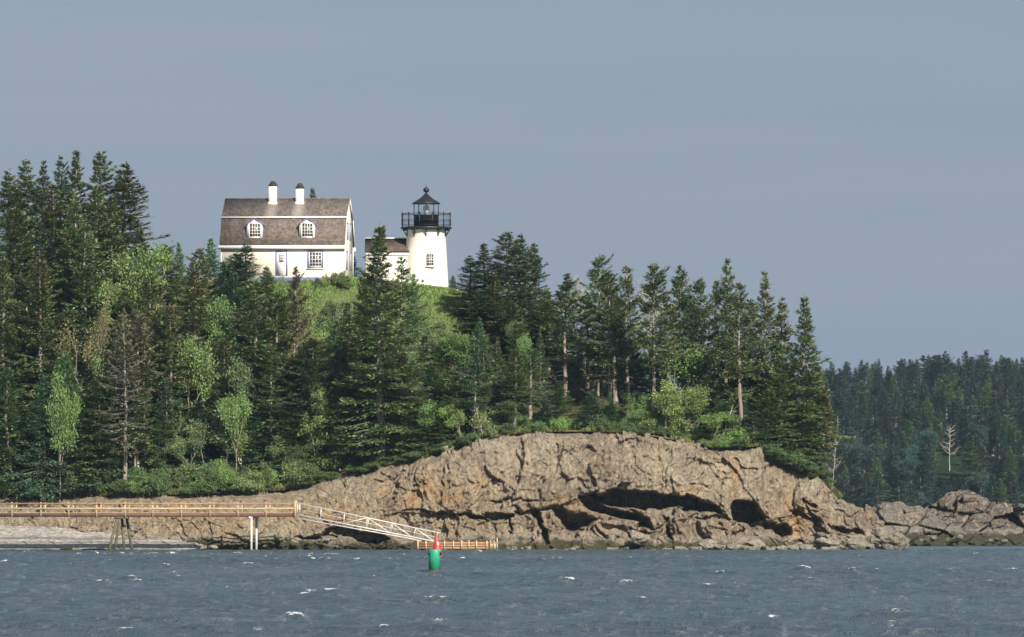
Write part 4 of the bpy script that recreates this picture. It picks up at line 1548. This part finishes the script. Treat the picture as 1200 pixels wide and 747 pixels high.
def region(u):
    for lim, t in ((185, 'in the wood at the left edge'), (258, 'just left of the white house'), (410, 'on the slope below the white house'), (487, 'between the house and the lighthouse'),
                   (546, 'on the slope below the lighthouse'), (642, 'just right of the lighthouse'), (760, 'above the middle of the cliff'), (860, 'above the cliff caves')):
        if u < lim:
            return t
    return 'at the right end of the cliff'


def plant(kind, u, vtop, wpx, Y, col='green', brown=0.0, var=None, bark=None, rot=None, tilt=0.0, zfun=None, group=None, label=None, hmin=1.0):
    s = Y / F
    x = (u - 600) * s
    zb = float(ground_z(x, Y)) if zfun is None else float(zfun(x, Y))
    zt = CAMZ + (HV - vtop) * s
    h = max(hmin, zt - zb)
    pr = PROTO[kind]
    i = _cnt.get(kind, 0) if var is None else var
    _cnt[kind] = i + 1
    p = pr[i % len(pr)]
    sx = wpx * s / p['W'] * ((1.3 if u < 165 else 1.12 if vtop < 300 else .95) if kind == 'full' and zfun is None else .95 if kind == 'ragged' else 1)
    sz = h / p['H']
    sx = min(max(sx, sz * .42), sz * 2.2) if kind not in ('bush',) else sx
    root = thing(NAMES[kind], '', 'shrub' if kind == 'bush' else 'tree', (x, Y, zb - .12))
    root.rotation_euler = (tilt * .3, tilt, random.random() * 6.283 if rot is None else rot)
    if tilt:
        root.rotation_euler = (0, tilt, 0)
    root.scale = (sx, sx, sz)
    t = link('stems' if kind == 'bush' else 'trunk', p['trunk'], root)
    bk = BARKS[bark or ('leaf' if kind in ('leafy', 'bush', 'airy') else 'birch' if kind == 'slender' else 'dead' if kind == 'snag' else 'dying' if kind == 'dying' else 'spruce')]
    t.color = (*bk, 1)
    if p['crown']:
        c = link('foliage' if kind == 'bush' else 'crown', p['crown'], root)
        j = random.uniform(.85, 1.15)
        cc = COLS[col]
        c.color = (cc[0] * j * random.uniform(.93, 1.07), cc[1] * j, cc[2] * j, brown * .8)
    if group:
        root['group'] = group
    if label:
        root['label'] = label
    else:
        size = 'tall ' if h > 15 else 'small ' if h < 5 and kind != 'bush' else ''
        look = ('rust-tinged' if brown > .85 else 'brown-tinged' if brown > .45 else LOOK[col]) if kind != 'snag' else 'pale'
        where = stretch(u) if kind == 'bush' and (u < 360 or vtop > 470) else region(u)
        TREES.append((root, f'{size}{look} {KWORD[kind]} {where}', u))
    return root


def stretch(u):
    for lim, t in ((40, 'at the far left end of the walkway'), (100, 'above the left end of the walkway'), (170, 'above the timber trestle'), (240, 'above the right end of the beach'), (300, 'above the steel piles'), (360, 'above the head of the gangway'),
                   (430, 'above the middle of the gangway'), (480, 'beside the broad-based spruce'), (540, 'above the foot of the gangway'), (600, 'above the float'), (660, 'above the left caves'), (720, 'above the start of the long cave'),
                   (780, 'above the middle of the long cave'), (840, 'above the end of the long cave'), (900, 'above the right cave')):
        if u < lim:
            return t
    return 'on the right end of the cliff'


def lipY(u):
    X = (u - 600) * S
    return float(lip_of(X / S + 600)[0])


# hand-placed trees: kind, u, v of the top, width in px, metres behind the lip (or Y when > 100), colour, brownness
SPEC = [
    # left wood, against the sky
    ('full', 8, 196, 62, 790, 'green', .4), ('full', 30, 186, 58, 791, 'green', .3), ('full', 50, 188, 46, 792, 'teal', .3), ('full', 70, 181, 40, 793, 'teal', .2), ('full', 89, 174, 56, 791, 'green', .35),
    ('full', 117, 177, 56, 790, 'green', .35), ('full', 147, 188, 84, 788, 'green', .75), ('full', 60, 214, 62, 783, 'green', .8), ('full', 83, 224, 70, 779, 'green', .25), ('full', 112, 214, 62, 782, 'green', .55),
    ('full', 131, 226, 56, 784, 'green', .6), ('full', 20, 240, 70, 778, 'green', .5), ('full', 50, 292, 70, 772, 'green', .7), ('full', 100, 262, 66, 776, 'green', .3), ('full', 162, 262, 46, 787, 'green', .6),
    ('full', -15, 215, 70, 785, 'green', .4), ('full', 5, 300, 70, 770, 'green', .5),
    ('leafy', 162, 288, 62, 781, 'fresh', 0), ('leafy', 130, 318, 52, 776, 'fresh', 0), ('ragged', 192, 285, 46, 786, 'green', .5), ('dense', 210, 283, 30, 787, 'larch', 0), ('dense', 245, 279, 34, 789, 'larch', 0),
    ('full', 232, 290, 56, 777, 'green', .7), ('leafy', 222, 340, 52, 774, 'fresh', 0), ('dense', 262, 306, 36, 786, 'teal', 0), ('dense', 292, 286, 96, 787, 'teal', 0), ('dense', 275, 296, 66, 787.5, 'teal', 0), ('dense', 313, 312, 44, 786, 'green', .1), ('dense', 276, 318, 50, 782, 'teal', 0),
    ('ragged', 176, 318, 66, 772, 'green', .6), ('full', 183, 352, 72, 766, 'green', .6), ('full', 228, 305, 86, 768, 'green', .8), ('full', 310, 318, 66, 776, 'green', .5), ('leafy', 268, 352, 48, 772, 'fresh', 0),
    ('airy', 101, 342, 92, 765, 'olive', 0), ('dying', 147, 368, 64, 761, 'grey', .3), ('ragged', 163, 360, 56, 763, 'grey', .5), ('ragged', 200, 356, 66, 764, 'green', .75), ('full', 262, 390, 66, 764, 'green', .6),
    ('ragged', 296, 330, 84, 766, 'green', .65), ('ragged', 325, 340, 70, 767, 'green', .6), ('ragged', 344, 312, 44, 769, 'grey', .4), ('leafy', 358, 345, 38, 774, 'light', 0), ('leafy', 338, 326, 44, 783, 'fresh', 0), ('ragged', 366, 392, 78, 762, 'green', .65),
    ('ragged', 318, 402, 66, 762, 'green', .5), ('full', 408, 352, 60, 770, 'green', .3), ('full', 425, 322, 54, 773, 'green', .25), ('full', 398, 404, 60, 766, 'teal', .1),
    ('grand', 447, 262, 122, 2.0, 'green', .62), ('ragged', 471, 300, 58, 768, 'larch', .3), ('dense', 485, 322, 34, 776, 'larch', 0), ('full', 430, 398, 64, 763, 'teal', .2), ('full', 464, 402, 70, 760, 'green', .6),
    ('dense', 498, 392, 44, 770, 'green', 0), ('dense', 518, 398, 48, 769, 'green', .1), ('dense', 507, 428, 54, 764, 'green', 0), ('leafy', 549, 392, 54, 769, 'fresh', 0), ('dense', 537, 425, 54, 763, 'larch', 0),
    ('dense', 577, 404, 70, 767, 'green', 0), ('dense', 561, 440, 56, 761, 'larch', 0), ('ragged', 537, 438, 40, 3.2, 'larch', .1),
    # right of the lighthouse
    ('full', 552, 298, 52, 788, 'green', .4), ('full', 567, 284, 64, 786, 'green', .45), ('full', 592, 271, 66, 785, 'green', .45), ('full', 610, 272, 60, 786, 'green', .5), ('full', 627, 284, 54, 787, 'green', .4),
    ('full', 582, 322, 64, 781, 'green', .9), ('full', 617, 332, 66, 780, 'green', .4), ('full', 560, 340, 56, 782, 'green', .5), ('full', 600, 352, 60, 776, 'green', .6), ('full', 640, 336, 56, 782, 'green', .3),
    ('ragged', 661, 320, 60, 769, 'green', .5), ('airy', 682, 318, 50, 790, 'pale', 0), ('airy', 752, 328, 44, 790, 'pale', 0), ('ragged', 701, 296, 50, 777, 'green', .3), ('ragged', 714, 318, 58, 763, 'green', .55),
    ('ragged', 736, 311, 54, 765, 'green', .75), ('ragged', 765, 308, 66, 3.0, 'green', .6), ('ragged', 795, 311, 54, 764, 'green', .65), ('ragged', 819, 325, 46, 763, 'green', .4), ('ragged', 838, 327, 42, 768, 'larch', .3),
    ('full', 851, 301, 62, 767, 'green', .5), ('ragged', 868, 330, 62, 4.5, 'green', .5), ('full', 893, 318, 72, 764, 'green', .9), ('full', 915, 346, 60, 765, 'green', .9), ('full', 942, 345, 86, 4.0, 'green', .5),
    ('ragged', 690, 345, 56, 775, 'green', .4), ('ragged', 645, 350, 54, 778, 'green', .4), ('ragged', 722, 345, 60, 774, 'green', .5), ('ragged', 780, 345, 56, 772, 'green', .6), ('ragged', 808, 350, 54, 772, 'green', .5), ('full', 880, 350, 64, 769, 'green', .6),
    ('full', 958, 420, 56, 5.0, 'green', .6), ('full', 915, 420, 66, 3.5, 'green', .5), ('dense', 900, 455, 64, 3.0, 'green', .2), ('dense', 940, 470, 60, 2.8, 'green', .5), ('ragged', 967, 455, 36, 4.0, 'olive', .5),
    ('dense', 600, 428, 56, 760, 'green', 0), ('dying', 622, 406, 62, 758, 'larch', 0), ('dense', 655, 446, 62, 758, 'green', .1), ('dense', 636, 468, 54, 3.0, 'teal', 0), ('dense', 690, 462, 60, 3.0, 'teal', .1),
    ('leafy', 787, 400, 62, 761, 'fresh', 0), ('leafy', 779, 446, 54, 2.2, 'light', 0), ('leafy', 742, 458, 48, 757, 'fresh', 0), ('dense', 716, 470, 58, 3.0, 'green', 0), ('leafy', 866, 484, 46, 2.2, 'fresh', 0),
    ('leafy', 925, 408, 42, 762, 'fresh', 0), ('dense', 830, 440, 60, 760, 'green', .1), ('dense', 852, 470, 56, 757, 'green', 0), ('dense', 810, 470, 56, 757, 'teal', 0), ('dense', 885, 480, 52, 2.6, 'green', .3),
    # lower left, above the bank
    ('slender', 62, 482, 46, 4.0, 'fresh', 0), ('slender', 162, 489, 48, 4.0, 'dusty', 0), ('leafy', 200, 484, 46, 6.0, 'dusty', 0), ('ragged', 194, 498, 48, 3.6, 'dusty', 0), ('slender', 264, 470, 52, 4.5, 'dusty', 0),
    ('leafy', 243, 492, 48, 4.0, 'dusty', 0), ('slender', 369, 484, 30, 3.0, 'fresh', 0), ('dense', 75, 415, 84, 764, 'green', 0), ('dense', 116, 442, 84, 763, 'green', 0), ('dense', 52, 438, 70, 762, 'teal', 0),
    ('dense', 12, 430, 84, 764, 'green', 0), ('slender', 14, 480, 50, 4, 'fresh', 0), ('dense', 330, 492, 66, 4.0, 'teal', 0), ('dense', 300, 488, 66, 5.0, 'teal', 0), ('dense', 348, 462, 72, 5.0, 'green', 0),
    ('dense', 395, 455, 74, 4.0, 'green', .1), ('dense', 420, 475, 64, 3.5, 'teal', 0), ('dense', 482, 462, 66, 3.0, 'green', .1), ('dense', 516, 470, 56, 2.6, 'green', .1), ('dense', 228, 470, 64, 6.0, 'teal', 0), ('dense', 140, 478, 66, 6.0, 'green', 0),
    ('dense', 178, 455, 60, 8.0, 'teal', 0), ('dense', 268, 450, 64, 9.0, 'teal', 0),
    # pale leafy saplings scattered through the lower wood
    ('leafy', 85, 498, 40, 6.0, 'fresh', 0), ('slender', 122, 508, 36, 4.0, 'dusty', 0), ('leafy', 144, 522, 34, 3.0, 'dusty', 0), ('slender', 182, 516, 34, 3.5, 'fresh', 0), ('leafy', 226, 508, 40, 3.5, 'dusty', 0), ('slender', 283, 498, 40, 4.0, 'fresh', 0),
    ('leafy', 318, 512, 42, 3.4, 'dusty', 0), ('leafy', 346, 520, 40, 2.8, 'shrub', 0), ('slender', 398, 505, 34, 3.0, 'dusty', 0), ('leafy', 216, 395, 50, 764, 'fresh', 0), ('leafy', 70, 440, 44, 761, 'fresh', 0), ('leafy', 128, 400, 44, 765, 'fresh', 0),
    ('leafy', 290, 420, 44, 762, 'shrub', 0), ('leafy', 376, 440, 40, 761, 'fresh', 0), ('leafy', 500, 470, 40, 2.8, 'fresh', 0), ('leafy', 528, 440, 44, 759, 'fresh', 0), ('leafy', 540, 470, 40, 2.4, 'light', 0), ('leafy', 604, 470, 40, 2.6, 'shrub', 0),
    ('leafy', 703, 468, 44, 2.6, 'shrub', 0), ('leafy', 753, 474, 44, 2.4, 'fresh', 0), ('leafy', 803, 452, 46, 3.0, 'fresh', 0), ('leafy', 836, 482, 40, 2.4, 'fresh', 0), ('leafy', 395, 385, 40, 776, 'fresh', 0), ('leafy', 378, 396, 44, 774, 'fresh', 0),
    ('slender', 108, 470, 40, 5.0, 'fresh', 0), ('leafy', 40, 505, 44, 4.0, 'dusty', 0), ('leafy', 880, 505, 34, 2.0, 'shrub', 0),
    # behind and beside the buildings
    ('dense', 367, 220, 34, 808, 'teal', 0), ('full', 413, 292, 26, 806, 'teal', 0), ('dense', 530, 322, 14, 804, 'green', 0), ('dense', 196, 292, 26, 800, 'teal', 0),
]
for (kind, u, v, w, d, col, br) in SPEC:
    Y = d if d > 100 else lipY(u) + d
    plant(kind, u, v, w, Y, col, br)

# dead and leaning trunks
plant('snag', 843, 470, 40, lipY(840) + 2.4, bark='dead', tilt=R(14))
plant('snag', 818, 478, 40, lipY(818) + 3.0, bark='dead', tilt=R(-20))
plant('snag', 885, 492, 40, lipY(885) + 1.8, bark='dead', tilt=R(-10))
plant('snag', 566, 472, 34, lipY(566) + 1.8, bark='dead', tilt=R(-12))
plant('snag', 690, 480, 34, lipY(690) + 2.5, bark='dead', tilt=R(8))
plant('snag', 974, 510, 20, lipY(965) + 2.0, bark='dead', tilt=R(6))

# filler wood on the slope, kept below the canopy line of the photograph
YL = np.array([(-100, 330), (46, 330), (180, 330), (250, 345), (285, 345), (330, 372), (365, 400), (380, 425), (430, 420), (445, 380), (480, 390), (495, 430), (540, 432), (555, 372), (640, 368), (700, 382), (820, 392), (900, 410), (945, 420), (975, 520)], float)
rng = random.Random(5)
fills = 0
tries = 0
while fills < 210 and tries < 4000:
    tries += 1
    u = rng.uniform(-60, 962)
    ly = lipY(u)
    Y = rng.uniform(ly + 2.5, 792)
    if 360 < u < 560 and Y > 777:
        continue
    if 250 < u < 420 and Y > 786:
        continue
    s = Y / F
    zb = gz(u, Y)
    h = rng.uniform(5, 12)
    vt = HV - (zb + h - CAMZ) / s
    lim = it(YL, np.array([u]))[0] + rng.uniform(0, 25)
    if 640 < u < 885 and Y < 776:
        lim = max(lim, 448 + rng.uniform(0, 25))
    if vt < lim:
        vt = lim
        h = CAMZ + (HV - vt) * s - zb
        if h < 3.2:
            continue
    k = rng.choice(['dense', 'dense', 'ragged', 'full', 'ragged', 'leafy'])
    col = rng.choice(['green', 'teal', 'teal', 'green']) if k != 'leafy' else rng.choice(['fresh', 'shrub'])
    br = 0 if k in ('leafy', 'dense') else rng.choice([0, .3, .6])
    wpx = h * rng.uniform(.3, .42) / s
    g = 'undergrowth trees filling the island wood'
    lb = {'dense': 'dense dark young spruce deep in the island wood', 'full': 'small full spruce half hidden in the island wood', 'ragged': 'bare-stemmed spruce half hidden in the island wood', 'leafy': 'leafy tree half hidden among the island spruces'}[k]
    plant(k, u, vt, wpx, Y, col, br, group=g + ', ' + KWORD[k], label=lb)
    fills += 1

# shrubs along the bank and the cliff top
rng = random.Random(9)
for i in range(92):
    u = -50 + i * 4.75 + rng.uniform(-3, 3)
    d = rng.choice([-.5, 0, .6, 1.4, 2.6, 4.0])
    Y = lipY(u) + 1.3 + d
    h = rng.uniform(1.3, 2.6)
    s = Y / F
    vt = HV - (gz(u, Y) + h - CAMZ) / s
    plant('bush', u, vt, rng.uniform(26, 44), Y, rng.choice(['shrub', 'shrub', 'dusty', 'green', 'fresh']), 0)
for i in range(64):
    u = 395 + i * 8.9 + rng.uniform(-4, 4)
    d = rng.choice([.2, .9, 1.8, 3.0])
    Y = lipY(u) + 1.3 + d
    h = rng.uniform(.7, 1.7)
    s = Y / F
    vt = HV - (gz(u, Y) + h - CAMZ) / s
    plant('bush', u, vt, rng.uniform(18, 34), Y, rng.choice(['shrub', 'green', 'green', 'dusty', 'fresh']), 0, hmin=.5)
for (u, vt, w, d, col) in ((572, 478, 40, 1.6, 'light'), (590, 492, 30, 2.0, 'light'), (300, 538, 80, 3.5, 'shrub'), (325, 535, 60, 3.0, 'shrub'), (262, 540, 60, 3.0, 'dusty'), (760, 485, 40, 1.8, 'fresh'), (792, 480, 44, 2.0, 'light'),
                           (860, 498, 44, 1.6, 'fresh'), (915, 520, 34, 1.5, 'shrub'), (70, 545, 50, 2.0, 'fresh'), (110, 548, 50, 2.0, 'shrub'), (225, 545, 50, 2.0, 'fresh'), (640, 490, 36, 1.6, 'green'), (840, 505, 40, 1.6, 'fresh')):
    plant('bush', u, vt, w, lipY(u) + 1.3 + d, col, 0)
for (u, vt, w, dy, col) in ((352, 570, 34, -.4, 'shrub'), (385, 560, 30, -.3, 'shrub'), (420, 548, 34, -.4, 'green'), (436, 545, 26, -.5, 'green'), (470, 536, 40, -.3, 'green'), (492, 530, 40, -.4, 'shrub'), (512, 528, 34, -.3, 'green'), (548, 512, 30, -.2, 'shrub'), (905, 524, 34, -.6, 'shrub'), (918, 530, 34, -.6, 'green'), (930, 535, 36, -.7, 'dusty'),
                           (945, 540, 34, -.7, 'green'), (958, 548, 28, -.6, 'shrub'), (968, 558, 24, -.5, 'dusty'), (838, 515, 30, -.3, 'fresh'), (865, 515, 30, -.2, 'shrub')):
    Yb_ = lipY(u) + 1.2 + dy
    plant('bush', u, vt, w, Yb_, col, 0, hmin=.9)
# bushes on the grass by the house and below the lighthouse
for (u, vt, w, Y, col) in ((396, 317, 20, 792.5, 'dusty'), (383, 320, 14, 792.5, 'light'), (404, 322, 16, 792, 'shrub'), (372, 324, 12, 792.5, 'shrub'), (395, 362, 34, 783, 'dusty'), (412, 362, 26, 783, 'shrub'),
                           (385, 368, 36, 781, 'shrub'), (502, 384, 28, 780, 'dusty'), (526, 388, 32, 780, 'shrub'), (512, 394, 36, 779, 'dusty'), (538, 390, 30, 780, 'shrub'), (375, 380, 40, 779, 'fresh'), (402, 352, 22, 786, 'dusty'), (388, 350, 20, 787, 'shrub'), (416, 374, 30, 780, 'shrub'), (400, 376, 34, 779, 'dusty'), (492, 374, 24, 783, 'shrub'), (516, 376, 20, 783, 'dusty'), (545, 376, 24, 783, 'shrub'), (530, 398, 36, 778, 'fresh')):
    plant('bush', u, vt, w, Y, col, 0)

# give look-alikes an ordinal so that each label singles out one tree
ORD = ['first', 'second', 'third', 'fourth', 'fifth', 'sixth', 'seventh', 'eighth', 'ninth', 'tenth', 'eleventh', 'twelfth']
groups = {}
for r_, lb, u in TREES:
    groups.setdefault(lb, []).append((u, r_))
for lb, rs in groups.items():
    rs.sort(key=lambda a: a[0])
    for i, (u, r_) in enumerate(rs):
        r_['label'] = lb if len(rs) == 1 else f'{lb}, {ORD[min(i, 11)]} from left'
        r_['group'] = 'shrubs on the island' if r_['category'] == 'shrub' else 'trees of the island wood'

# the wood across the cove
rng = random.Random(21)
far = []
for i in range(240):
    far.append((rng.uniform(935, 1235), 1566 + 570 * rng.random() ** 1.15))
for i in range(58):
    far.append((935 + i * 5.25 + rng.uniform(-3, 3), rng.uniform(2080, 2135)))
ysn = next(y for y in range(1600, 2100, 5) if HV - (float(far_z(513 / F * y, y)) - CAMZ) * F / y < 552)
for (u, Y) in far:
    if abs(u - 1113) < 24 and Y < ysn + 8:
        Y = ysn + 10 + (2130 - ysn) * rng.random()
    s = Y / F
    x = (u - 600) * s
    zb = float(far_z(x, Y))
    h = rng.uniform(8.5, 12) * (.9 if Y > 2075 else 1)
    if rng.random() < .04:
        h *= 1.2
    vt = HV - (zb + h - CAMZ) / s
    k = rng.choice(['ragged', 'full', 'full', 'dense', 'dense'])
    c_ = 'blue' if rng.random() < .85 else 'green'  # most far spruces take the colour darkened and blued for haze
    plant(k, u, vt, h * rng.uniform(.42, .56) / s, Y, c_, rng.choice([0, 0, .25]), zfun=far_z, group='spruces in the far wood', label='spruce in the wood across the cove coloured blue-green for haze')
for i in range(16):
    u = 1090 + i * 3 + rng.uniform(-2, 2)
    Y = rng.uniform(1568, ysn - 4)
    s = Y / F
    zb = float(far_z((u - 600) * s, Y))
    vt = max(556 + rng.uniform(0, 10), HV - (zb + 9 - CAMZ) / s)
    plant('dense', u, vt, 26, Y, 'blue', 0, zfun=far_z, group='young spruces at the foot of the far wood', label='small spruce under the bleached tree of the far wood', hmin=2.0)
for i in range(14):
    u, Y = rng.uniform(985, 1160), rng.uniform(1570, 1760)
    if abs(u - 1113) < 26:
        u -= 60
    s = Y / F
    zb = float(far_z((u - 600) * s, Y))
    h = rng.uniform(7, 10)
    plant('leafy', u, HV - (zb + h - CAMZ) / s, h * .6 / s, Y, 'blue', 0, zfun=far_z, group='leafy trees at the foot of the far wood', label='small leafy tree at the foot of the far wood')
plant('snag', 1113, 496, 40, ysn, bark='dead', zfun=far_z, label='bleached dead tree in front of the far wood', var=1, group=None)


# ------------------------------------------------------------------ grass on the hilltop, ground cover at the lip
def grass_patch(name, n, ulo, uhi, yfun, hgt, col, label, seed, patchy=0.0):
    rng = np.random.default_rng(seed)
    u = rng.uniform(ulo, uhi, n)
    Y = yfun(u, rng)
    X = (u - 600) / F * Y
    dn = vnoise(X * .5, Y * .5, seed)
    ok = dn > patchy + rng.random(n) * .5
    X, Y, dn = X[ok], Y[ok], dn[ok]
    Z = ground_z(X, Y) - .03
    n = len(X)
    c = np.column_stack([X, Y, Z])
    d = np.column_stack([rng.normal(size=n) * .45, rng.normal(size=n) * .45, np.ones(n)])
    l = hgt * rng.uniform(.5, 1.2, n) * (.6 + .8 * dn)
    V, Q = diamonds(c, d, l, l * rng.uniform(.12, .3, n), rng)
    me = np_mesh(name, V, Q, False, {'var': np.repeat(np.clip(rng.normal(.5, .25, n), 0, 1), 4), 'tip': np.full(len(V), .3)})
    o = link(name, me, None, M['leaves'])
    o.color = (*col, .25)
    tag(o, label, None, None, 'stuff')


grass_patch('grass', 60000, 255, 585, lambda u, r: np.where((u > 365), r.uniform(777, 799, len(u)), r.uniform(788, 797, len(u))), .38, (.135, .205, .07), 'long green grass on the hilltop below the lighthouse', 5)


def lipfun(u, r):
    return lip_of(u)[0] + .9 + r.random(len(u)) ** 1.5 * 4.5


grass_patch('ground_cover', 60000, -60, 985, lipfun, .45, (.13, .14, .065), 'scrubby ground cover along the edge of the bank and cliff', 6, .3)


# ------------------------------------------------------------------ boulders along the tide line
def boulder_mesh(seed):
    import bmesh
    rng = np.random.default_rng(seed)
    bm = bmesh.new()
    bmesh.ops.create_icosphere(bm, subdivisions=4, radius=1.0)
    planes = [(unit(rng.normal(size=3)), rng.uniform(.55, .85)) for _ in range(11)]
    off = rng.random(3) * 50
    for v in bm.verts:
        p = np.array(v.co)
        for nrm, dd in planes:
            t = p @ nrm - dd
            if t > 0:
                p = p - nrm * t * .92
        p = p * (1 + .26 * float(fbm(p[0] * 1.6 + off[0] + p[2] * 1.3, p[1] * 1.6 + off[1] - p[2] * .8, seed, 4)))
        v.co = p
    me = bpy.data.meshes.new('boulder')
    bm.to_mesh(me)
    bm.free()
    me.materials.append(M['boulder'])
    return me


BM = [boulder_mesh(200 + i) for i in range(7)]
rng = random.Random(33)


WBM = []
for m_ in BM:
    c_ = m_.copy()
    c_.materials.clear()
    c_.materials.append(M['weed_rock'])
    WBM.append(c_)


def boulder(u, v, w, h, Y, label, group, dep=1.0):
    s = Y / F
    o = link('boulder', rng.choice(WBM if 'weedy' in label else BM))
    o.location = ((u - 600) * s, Y, CAMZ + (HV - v) * s)
    o.scale = (w * s / 2 * 1.1, w * s / 2 * 1.1 * dep, h * s / 2 * 1.2)
    o.rotation_euler = (rng.uniform(-.3, .3), rng.uniform(-.4, .4), rng.random() * 6.28)
    tag(o, label, 'boulder', group)
    return o


for i in range(200):
    u = 470 + 590 * rng.random() ** .75
    yb = it(FOOT, np.array([u]))[0]
    off = rng.uniform(-4.6, -1.9) if u < 900 else rng.uniform(-6, -1)
    w = rng.uniform(4, 11) * (1.25 if u > 800 else .85)
    h = w * rng.uniform(.4, .75)
    z = rng.uniform(-.2, .4) + .06 * off * (1 if u < 900 else .2)
    z = min(z, .75)
    Y = yb + off
    v = HV + (CAMZ - z) / Y * F
    lb = ('pale boulder in the rubble below the cliff end' if u > 860 else 'pale boulder in the rubble under the cliff caves' if u > 650 else 'small pale boulder in the rubble right of the float')
    boulder(u, v, w, h, Y, lb, 'boulders along the tide line')
for i in range(60):
    u = rng.uniform(790, 1058)
    yb = it(FOOT, np.array([u]))[0]
    off = rng.uniform(-5.0, -2.2) if u < 900 else rng.uniform(-6.5, -2.5)
    w = rng.uniform(8, 17)
    Y = yb + off
    z = rng.uniform(-.05, .35)
    boulder(u, HV + (CAMZ - z) / Y * F, w, w * rng.uniform(.4, .6), Y, 'pale boulder in the rubble below the cliff end' if u > 860 else 'pale boulder in the rubble under the cliff caves', 'boulders along the tide line')
for (u, v, w, h, Y, lb) in ((750, 630, 24, 16, 747.6, 'large rounded grey boulder under the middle of the caves'), (1048, 633, 30, 22, 749, 'big white slab of rock at the tip of the point'), (1030, 624, 18, 14, 751, 'dark boulder behind the white slab at the point'),
                            (77, 644, 14, 6, 747.5, 'weedy round boulder at the water edge of the beach'), (118, 645.5, 38, 3.5, 747.2, 'low flat rock at the water edge left of the trestle'),
                            (250, 642, 16, 6, 748.2, 'pale boulder at the right end of the beach'), (238, 642, 9, 5, 748.2, 'small pale rock at the right end of the beach'),
                            (1005, 636, 30, 12, 749, 'pale sloping ledge below the cliff end'), (970, 637, 28, 12, 748.6, 'pale ridged ledge below the ochre slab'), (885, 637, 22, 9, 747.4, 'pale ledge below the right cave'), (830, 637, 20, 9, 747, 'white boulder below the end of the long cave')):
    boulder(u, v, w, h, Y, lb, 'boulders along the tide line')
for i in range(46):
    u = rng.uniform(150, 470)
    yb = it(FOOT, np.array([u]))[0]
    z = rng.uniform(-.05, .5)
    Y = yb + rng.uniform(-2.2, -.6)
    w = rng.uniform(3, 8)
    boulder(u, HV + (CAMZ - z) / Y * F, w, w * .6, Y, 'dark weedy rock at the foot of the bank behind the gangway' if u > 300 else 'dark weedy rock at the foot of the bank behind the walkway', 'weedy rocks at the foot of the bank')
for i in range(34):
    u = rng.uniform(1000, 1230)
    Y = rng.uniform(856, 866)
    w = rng.uniform(5, 13)
    z = rng.uniform(-.2, .9)
    boulder(u, HV + (CAMZ - z) / Y * F, w, w * .6, Y, 'weedy rock along the shore beyond the cliff', 'rocks along the far point')


# ------------------------------------------------------------------ sea haze
def build_haze():
    t = NT('sea_haze')
    v = t.n('ShaderNodeVolumePrincipled')
    v.inputs['Color'].default_value = (.50, .75, 1.0, 1)
    v.inputs['Density'].default_value = 0.00003
    v.inputs['Anisotropy'].default_value = 0.0
    t.t.links.new(v.outputs['Volume'], t.out.inputs['Volume'])
    m = MB().box(-820, 820, -60, 2700, -44, 75)
    o = m.build('haze', t.m)
    tag(o, 'thin blue sea haze', None, None, 'stuff')


build_haze()
